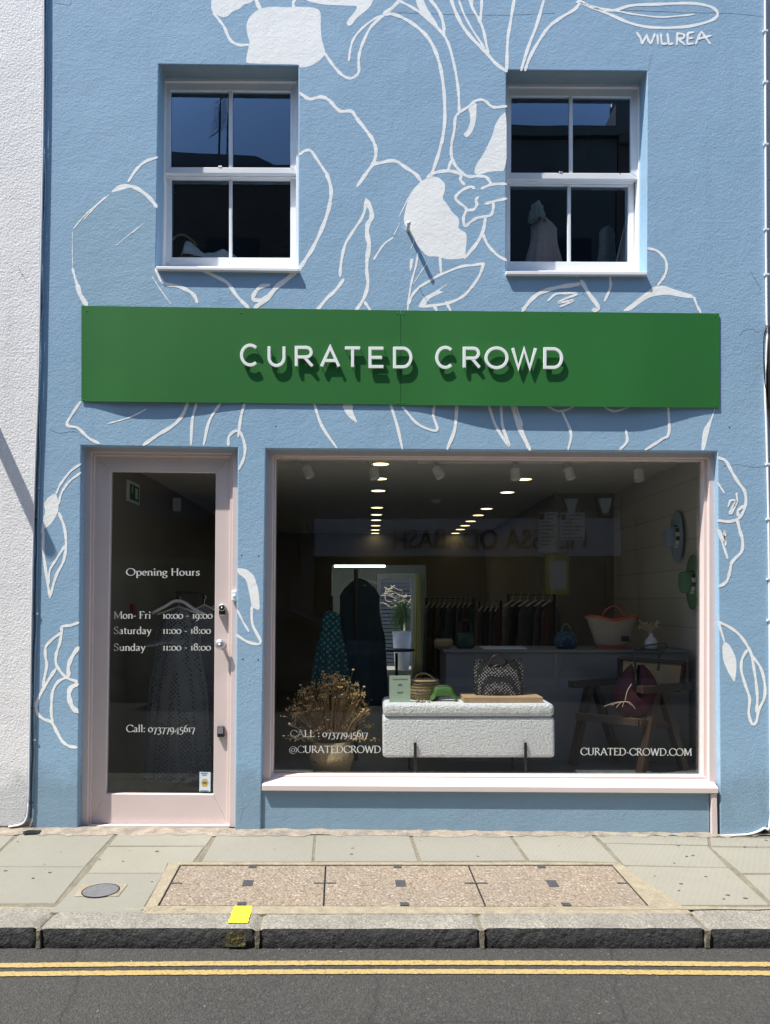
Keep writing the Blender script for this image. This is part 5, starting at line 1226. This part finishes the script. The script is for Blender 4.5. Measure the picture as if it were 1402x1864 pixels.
for i, c_ in enumerate(cols): M['g%d' % i] = mat('cloth %d' % i, c_, .85, var=.2, vs=15)
def rail(x0, x1, y, z, n, label, gname, seeds, hh=.95, ww=.34, turn=1.2):
    T = thing('clothes_rail', Vector(((x0 + x1) / 2, y, -.02)), label, 'clothes rail'); MB().tube([(x0, y, -.02), (x0, y, z), (x1, y, z), (x1, y, -.02)], .014, 8).build('rail_frame', 'blackmetal', T)
    desc = ['pale grey', 'olive', 'tan', 'black', 'taupe', 'dark olive', 'slate grey', 'rust brown', 'navy', 'light', 'brown']
    for i in range(n):
        garment(x0 + (x1 - x0) * (i + .6) / (n + .2), y, z - .05, hh * random.Random(seeds + i).uniform(.75, 1.1), ww, 'g%d' % ((seeds + i) % 11), label=f'{desc[(seeds + i) % 11]} garment, number {i + 1} from the left on the {gname}', group='clothes hanging on the ' + gname, th=.045, seed=seeds + i, turn=turn)
rail(W(776, 1085, 4.4).x, W(862, 1085, 4.4).x, 4.4, 1.47, 9, 'black rail of clothes behind the left end of the counter', 'left back rail', 0)
rail(W(872, 1090, 3.6).x, W(912, 1090, 3.6).x, 3.6, 1.44, 4, 'black rail of jackets behind the middle of the counter', 'middle back rail', 4)
rail(W(925, 1080, 2.5).x, W(1010, 1080, 2.5).x, 2.5, 1.50, 6, 'black rail of dresses behind the right part of the counter', 'right back rail', 2, 1.05, .42, .9)
# coat stand with teal kaftan, coat, left of the window
T = thing('display_stand', Vector((W(648, 1250, 1.3).x, 1.3, -.02)), 'tall black pole stand holding a dark coat behind the dried flowers', 'clothes stand')
sx_ = T.location.x; zt2 = W(648, 1036, 1.3).z
MB().tube([(sx_, 1.3, -.02), (sx_, 1.3, zt2)], .016, 10).build('pole', 'blackmetal', T); fixn(MB().lathe([(.2, 0), (.19, .015), (.02, .02), (0, .02)], (sx_, 1.3, -.02), n=28).build('base', 'blackmetal', T))
M['coat'] = mat('dark teal coat cloth', (.018, .04, .05), .8, var=.2); garment(sx_ + .03, 1.36, zt2 - .06, 1.0, .36, 'coat', 'coat', 'dark blue green coat hanging on the tall stand', th=.07, seed=3, flare=1.3)
garment(W(603, 1100, .95).x, .95, W(603, 1108, .95).z, .56, .15, 'kaftan', 'kaftan', 'short teal patterned kaftan dress left of the tall stand', th=.05, seed=5, flare=2.1, hook=False)
T = thing('dress_form', Vector((W(603, 1100, .98).x, .98, -.02)), 'dark stand under the teal kaftan', 'dress form'); MB().tube([(T.location.x, .98, -.02), (T.location.x, .98, W(603, 1085, .98).z)], .014, 8).build('pole', 'blackmetal', T); fixn(MB().lathe([(.15, 0), (.14, .012), (0, .016)], (T.location.x, .98, -.02), n=24).build('base', 'blackmetal', T))
# door view: rail with white hangers and dotted dress
M['dots'] = m_weave('grey speckled dress', (.04, .045, .05), (.17, .18, .18), 45)
T = thing('clothes_rail', Vector((-1.25, .7, -.02)), 'black clothes rail just inside the door', 'clothes rail'); yr = .72; zr_ = W(340, 1078, yr).z
MB().tube([(W(322, 1100, yr).x, yr + .9, -.02), (W(322, 1100, yr).x, yr + .9, zr_), (W(324, 1100, yr).x, yr - .02, zr_), (W(324, 1100, yr).x + .002, yr - .02, zr_ - .05)], .012, 8).build('rail_frame', 'blackmetal', T)
xg = W(325, 1300, yr).x
garment(xg, yr, W(325, 1108, yr).z + .02, 1.22, .37, 'dots', 'dress', 'long grey speckled dress on a white hanger behind the glass door', th=.06, seed=1, flare=1.35)
g = MB().tube(catmull([W(277, 1116, yr - .03), W(300, 1104, yr - .03), W(318, 1094, yr - .03), W(334, 1096, yr - .03), W(352, 1108, yr - .03), W(372, 1118, yr - .03)], 4), .011, 8); tag(fixn(g.build('coat_hanger', 'white_paint')), 'white clothes hanger in front of the speckled dress behind the glass door', 'hanger')
for i, (dx, cidx, lb) in enumerate(((.14, 9, 'light garment hanging just right of the speckled dress behind the door'), (.22, 5, 'dark olive garment at the right edge of the door glass'))):
    garment(xg + dx, yr + .2 + .1 * i, W(325, 1100, yr).z, 1.0, .26, 'g%d' % cidx, label=lb, th=.05, seed=30 + i, turn=.5)
M['exitgreen'] = mat('exit sign green', (.01, .16, .07), .5)
dd = 1.94 * 1401 / (674 - 239) - 4.83; c = Vector((XL + .001, dd, W(239, 897, dd).z)); t = thing('exit_sign', c, 'green running-person exit sign in a white frame high on the left wall inside the door', 'sign')
MB().box(XL, XL + .02, dd - .15, dd + .15, c.z - .085, c.z + .085).build('frame', 'white_paint', t, bevel=.003); f_ = MB().box(XL + .0202, XL + .022, dd - .115, dd + .12, c.z - .065, c.z + .06).build('panel', 'exitgreen', t)
g = MB(); g.box(XL + .0222, XL + .0228, dd + .02, dd + .085, c.z - .045, c.z + .04); g.box(XL + .0222, XL + .0228, dd - .07, dd - .045, c.z - .01, c.z + .03); g.ball((XL + .0225, dd - .055, c.z + .04), .010, 8, (.05, 1, 1)); g.build('pictogram', 'white_paint', f_)
g = MB().box(W(314, 918, 2.6).x, W(327, 918, 2.6).x, 2.6, 2.66, W(320, 930, 2.6).z, W(320, 906, 2.6).z); tag(g.build('wall_sensor', 'track', bevel=.006), 'small white alarm sensor box seen high through the door glass', 'sensor')
dd = 1.94 * 1401 / (674 - 240) - 4.83; z_ = W(240, 1112, dd).z; M['red'] = mat('red call point', (.3, .02, .02), .4); g = MB().box(XL, XL + .03, dd - .05, dd + .05, z_ - .06, z_ + .06); tag(g.build('fire_alarm_box', 'red', bevel=.004), 'small red alarm box on the left wall behind the word Mon', 'alarm box')
# round side table by the garden door
T = thing('side_table', Vector((W(722, 1180, 5.2).x, 5.2, -.02)), 'small black round pedestal table in front of the bright back door', 'table'); fixn(MB().lathe([(.02, 0), (.2, .0), (.2, .02), (.02, .03), (.018, .78), (.0, .78)], T.location, n=24).build('pedestal', 'blackmetal', T)); zz = W(722, 1182, 5.2).z; fixn(MB().lathe([(.24, zz - .02), (.24, zz), (0, zz)], (T.location.x, 5.2, 0), n=32).build('table_top', 'blackmetal', T))
# ---- upstairs things
M['linen'] = mat('crumpled white linen', (.55, .57, .58), .9, var=.06, bmp=.004, bs=25)
a = W(328, 468, .32); b2 = W(432, 470, .32)
def heap(u, v):
    x = a.x + (b2.x - a.x) * u; h = .135 * (1 - u) ** .6 * (1 if u > .08 else u / .08) + .02; h *= (.75 + .25 * math.sin(9 * u + 3 * v)); return Vector((x, .26 + .4 * v, a.z - .08 + (h + .07) * math.sin(math.pi * min(1, v * 1.3 + .12)) + .012 * mn.noise((u * 9, v * 7, 2))))
tag(fixn(MB().grid(heap, 50, 20).build('linen_heap', 'linen')), 'crumpled white linen behind the left upstairs window', 'linen')
g = MB().tube(catmull([W(312, 440, .5), W(322, 429, .5), W(335, 428, .5), W(350, 438, .5), W(358, 447, .5)], 5), .008, 8); tag(fixn(g.build('bentwood_hoop', 'wood')), 'curved wooden hoop over the linen in the left upstairs window', 'hoop')
M['pinkcloth'] = mat('dusty pink cotton', (.50, .41, .39), .9, var=.1, bmp=.003, bs=20); M['greycloth'] = mat('grey green cloth', (.34, .40, .37), .9, var=.1)
c = W(990, 400, .42); garment(c.x + .0, .42, W(990, 398, .42).z, .55, .20, 'pinkcloth', 'blouse', 'dusty pink blouse hanging at the left of the right upstairs window', th=.06, seed=7, flare=1.7, hook=False, turn=.2)
c = W(978, 395, .36); garment(c.x, .36, W(978, 373, .36).z + .03, .11, .10, 'greycloth', 'scarf', 'grey green collar cloth over the pink blouse upstairs', th=.04, seed=8, flare=1.3, hook=False, turn=.3)
c = W(1105, 430, .55); garment(c.x, .55, W(1105, 416, .55).z + .02, .5, .14, 'g0', 'blouse', 'pale blue grey blouse at the right of the right upstairs window', th=.05, seed=9, flare=1.5, turn=.4, hook=False)
c = W(1140, 420, .36); g = MB(); g.grid(lambda u, v: W(1147 - (6 + 22 * v) * (1 - u), 393 + 90 * v, .34 + .05 * math.sin(3 * u)), 10, 12); tag(fixn(g.build('towel', 'linen', solid=.006)), 'white cloth draped at the right edge of the right upstairs window', 'cloth')
# ================================================================= ACROSS THE STREET (seen in the glass)
OY = -9.0
M['offwhite'] = plaster('dark painted stucco', (.10, .10, .10), (.13, .13, .125)); M['fascia'] = mat('slate grey fascia', (.40, .42, .48), .5); M['navy'] = mat('navy awning cloth', (.012, .02, .06), .7)
M['darkfront'] = mat('black painted shopfront', (.015, .015, .017), .4); M['roofslate'] = mat('slate roof', (.09, .10, .11), .6, var=.2)
def obuild(x0, x1, h, wallm, fasm, label, name='shop_building', fz=(2.25, 2.95), nw=3):
    T = thing(name, Vector(((x0 + x1) / 2, OY, 0)), label, 'building'); y = OY
    MB().box(x0, x1, y - 8, y, 2.95, h).build('wall', wallm, T)
    MB().box(x0 + .0, x0 + .25, y - 8, y, -.1, 2.95).build('pier', wallm, T)
    MB().box(x0 + .25, x1, y - 8, y - .6, -.1, 2.95).build('shop_interior', 'darkfront', T)
    MB().box(x0 + .25, x1 - .01, y - .58, y + .05, fz[0], fz[1] - .01).build('fascia', fasm, T, bevel=.01)
    g = MB()
    for k in range(4): xx = x0 + .35 + (x1 - x0 - .6) * k / 3; g.box(xx, xx + .09, y - .2, y - .1, -.1, fz[0] - .001)
    g.box(x0 + .25, x1, y - .2, y - .09, -.1, .55); g.build('shopfront_frame', 'darkfront', T)
    MB().add([(x0 + .3, y - .15, .5), (x1, y - .15, .5), (x1, y - .15, fz[0]), (x0 + .3, y - .15, fz[0])], [(0, 1, 2, 3)]).build('shop_glass', 'glass', T)
    for s in range(2):
        for k in range(nw):
            xx = x0 + (x1 - x0) * (k + .5) / nw; z = 3.9 + s * 2.7
            if z + 1.7 > h: continue
            w_ = MB().box(xx - .5, xx + .5, y, y + .03, z, z + 1.6).build('window', 'darkfront', T); MB().box(xx - .44, xx + .44, y + .031, y + .034, z + .06, z + 1.54).build('pane', 'darkfront', w_)
    MB().box(x0 - .02, x1 + .02, y - 8.02, y + .12, h, h + .18).build('cornice', wallm, T); return T
obuild(-9, -1.3, 9.3, 'brick', 'darkfront', 'dark brick terrace across the street, reflected in the left of the glass')
O2 = obuild(-1.28, 4.6, 10.05, 'offwhite', 'fascia', 'pale building with a grey fascia across the street, reflected in the shop window')
obuild(4.62, 14, 9.9, 'brick', 'darkfront', 'brick terrace further right across the street'); obuild(-20, -9.02, 9.0, 'offwhite', 'darkfront', 'stucco terrace further left across the street')
def otext(s, xR, xL, z, h, m, parent, name='lettering', ext=.01):
    cu = bpy.data.curves.new('tmp', 'FONT'); cu.body = s; cu.extrude = ext; ob = bpy.data.objects.new('tmp', cu); COL.objects.link(ob); bpy.context.view_layer.update()
    dg = bpy.context.evaluated_depsgraph_get(); me = bpy.data.meshes.new_from_object(ob.evaluated_get(dg)); COL.objects.unlink(ob); bpy.data.objects.remove(ob); bpy.data.curves.remove(cu)
    xs = [v.co.x for v in me.vertices]; ys = [v.co.y for v in me.vertices]; sx = (xR - xL) / (max(xs) - min(xs)); sy = h / (max(ys) - min(ys)); mb = MB()
    mb.add([(xR - (v.co.x - min(xs)) * sx, OY + .063 + v.co.z, z + (v.co.y - min(ys)) * sy) for v in me.vertices], [tuple(p.vertices) for p in me.polygons]); return fixn(mb.build(name, m, parent))
otext('MELISSA ODABASH', 3.95, .42, 2.38, .36, 'darkfront', O2)
bb = [o for o in bpy.data.objects if o.get('label', '').startswith('dark brick terrace')][0]
M['gold2'] = mat('worn letter paint', (.10, .10, .11), .5)
otext('Amina', -.98 - .0, -1.95, 2.4, .26, 'gold2', bb); otext('cci', -2.95, -3.3, 2.4, .2, 'gold2', bb)
# pitched roof bits and chimney, aerial
g = MB().prism([Vector((-9, OY - .3, 9.48)), Vector((-1.3, OY - .3, 9.48)), Vector((-2.2, OY - .3, 9.9)), Vector((-5, OY - .3, 10.05)), Vector((-8, OY - .3, 9.8))], -5); fixn(g.build('roof', 'roofslate', bb))
c = MB().box(4.95, 5.3, OY - 2, OY - 1.2, 10.23, 11.5); ch = c.build('chimney', 'offwhite', O2); 
for x in (5.03, 5.22): fixn(MB().lathe([(.08, 0), (.07, .25), (0, .25)], (x, OY - 1.6, 11.5), n=12).build('chimney_pot', 'darkfront', ch))
t = thing('aerial', Vector((-2.9, OY - .5, 9.9)), 'thin twin aerial masts on the roof across the street, reflected in the left upstairs window', 'aerial')
g = MB().tube([(-2.9, OY - .5, 9.5), (-2.9, OY - .5, 11.7)], .02, 6); g.tube([(-2.75, OY - .5, 9.5), (-2.75, OY - .5, 11.4)], .015, 6)
rr = random.Random(6)
for k in range(46): z = 10.5 + k * .025; x = -2.9 + (k / 46) * .2; w_ = rr.uniform(.08, .24); g.tube([(x - w_, OY - .5, z - .12), (x + w_, OY - .5, z + .14)], .0035, 4)
fixn(g.build('mast', 'blackmetal', t))
# parking sign post
M['signface'] = mat('pale parking plate', (.8, .8, .76), .5); M['yellowplate'] = mat('yellow notice board', (.6, .56, .06), .5)
t = thing('parking_sign_post', Vector((3.0, -7.4, .02)), 'thin post with two pale parking plates and a yellow notice, reflected in the glass', 'sign post')
MB().tube([(3.02, -7.42, .02), (3.02, -7.42, 2.95)], .03, 10).build('post', 'cast', t)
for (x0, x1, z0, z1) in ((2.72, 3.04, 2.22, 2.87), (3.09, 3.49, 2.42, 2.86)):
    p = MB().box(x0, x1, -7.38, -7.375, z0, z1).build('plate', 'signface', t); g = MB()
    g.box(x0 + .01, x0 + .10, -7.3749, -7.374, z1 - .12, z1 - .02)
    for k in range(9):
        z = z1 - .05 - k * .06
        if z < z0 + .03: break
        g.box(x0 + (.13 if k < 2 else .03), x1 - .03 - .05 * (k % 3), -7.3749, -7.374, z, z + .02)
    g.build('plate_print', 'darkfront', p)
p = MB().box(2.83, 3.24, -7.38, -7.375, 1.54, 2.18).build('notice_board', 'yellowplate', t); MB().box(2.90, 3.19, -7.3745, -7.372, 1.62, 2.08).build('notice_sheet', 'signface', p)
for x, lb in ((3.67, 'white triangular alarm box, the left of two on the fascia across the street'), (4.28, 'white triangular alarm box, the right of two on the fascia across the street')):
    t = thing('alarm_box', Vector((x, OY + .1, 3.05)), lb, 'alarm box'); g = MB().prism([Vector((x - .18, OY + .12, 3.32)), Vector((x + .18, OY + .12, 3.32)), Vector((x + .08, OY + .12, 2.98)), Vector((x - .08, OY + .12, 2.98))], -.1); fixn(g.build('cover', 'darkfront', t, bevel=.02)); g = MB().prism([Vector((x - .13, OY + .123, 3.29)), Vector((x + .13, OY + .123, 3.29)), Vector((x + .05, OY + .123, 3.02)), Vector((x - .05, OY + .123, 3.02))], -.002); fixn(g.build('face', 'signface', t))
# striped awning
t = thing('awning', Vector((-4, OY + .5, 2.6)), 'navy shop awning across the street, reflected at the left of the shop window', 'awning')
MB().prism([Vector((-6, OY + .06, 3.4)), Vector((-6, OY + 1.1, 2.95)), Vector((-6, OY + 1.1, 2.8)), Vector((-6, OY + .06, 3.25))], (4.4, 0, 0)).build('canvas', 'navy', t)
# parked car
M['carpaint'] = mat('dark blue metallic car paint', (.012, .022, .05), .25, .3, coat=1); M['carglass'] = mat('dark car glass', (.01, .012, .015), .05); M['tyre'] = mat('rubber', (.015, .015, .015), .8)
T = thing('parked_car', Vector((-1.4, -6.6, ZR)), 'dark blue parked car across the road, reflected low in the shop window', 'car')
xf, xb_ = .75, -3.45; yc = -6.62
side = [(-3.45, .35), (-3.42, .75), (-3.25, .95), (-2.9, 1.02), (-1.0, 1.0), (.3, .90), (.68, .75), (.75, .5), (.72, .28)]
def carb(u, v):
    i = u * (len(side) - 1); k = min(int(i), len(side) - 2); f = i - k; x = side[k][0] * (1 - f) + side[k + 1][0] * f; z = side[k][1] * (1 - f) + side[k + 1][1] * f; a = -1 + 2 * v
    return Vector((x, yc + .86 * math.copysign(abs(a) ** .7, a) if abs(a) > 0 else yc, ZR + z - .10 * abs(a) ** 5))
g = MB().grid(carb, 32, 16)
for s in (-.86, .86): g.prism([Vector((x, yc + s, ZR + z - .1)) for x, z in side] + [Vector((.72, yc + s, ZR + .18)), Vector((-3.45, yc + s, ZR + .18))], -.02 * s)
g.prism([Vector((.72, yc - .86, ZR + .18)), Vector((.75, yc - .86, ZR + .6)), Vector((.75, yc + .86, ZR + .6)), Vector((.72, yc + .86, ZR + .18))], (-.02, 0, 0)); fixn(g.build('body', 'carpaint', T))
cab = [(-3.1, .98), (-2.55, 1.38), (-1.9, 1.46), (-1.1, 1.42), (-.35, 1.0)]
g = MB().grid(lambda u, v: Vector((sum(0 for _ in ()) + catmull([Vector((a, 0, b)) for a, b in cab], 6)[int(round(u * 24))].x, yc + (-.72 + 1.44 * v), ZR + catmull([Vector((a, 0, b)) for a, b in cab], 6)[int(round(u * 24))].z - .05 * abs(2 * v - 1) ** 4)), 24, 10)
for s in (-.72, .72): g.prism([Vector((a, yc + s, ZR + b - .05)) for a, b in cab], -.02 * s)
cabo = fixn(g.build('cabin', 'carpaint', T))
for s in (-1, 1): fixn(MB().prism([Vector((a, yc + s * .725, ZR + b)) for a, b in ((-2.85, 1.02), (-2.45, 1.28), (-1.9, 1.35), (-1.15, 1.31), (-.6, 1.02))], .004 * s).build('side_window', 'carglass', cabo))
for x in (-2.75, .0):
    for s in (-1, 1): 
        w_ = fixn(MB().lathe([(.0, -.1), (.32, -.1), (.325, 0), (.32, .1), (0, .1)], (x, yc + s * .78, ZR + .325), (0, 1, 0), 32, smooth=False).build('wheel', 'tyre', T)); fixn(MB().lathe([(.0, .101), (.2, .101), (.21, .108), (0, .115)], (x, yc + s * .78, ZR + .325), (0, s, 0), 24, smooth=False).build('rim', 'cast', w_))
fixn(MB().ball((.70, yc + .6, ZR + .62), .09, 12, (.5, 1.4, .7)).build('headlight', 'steel', T))
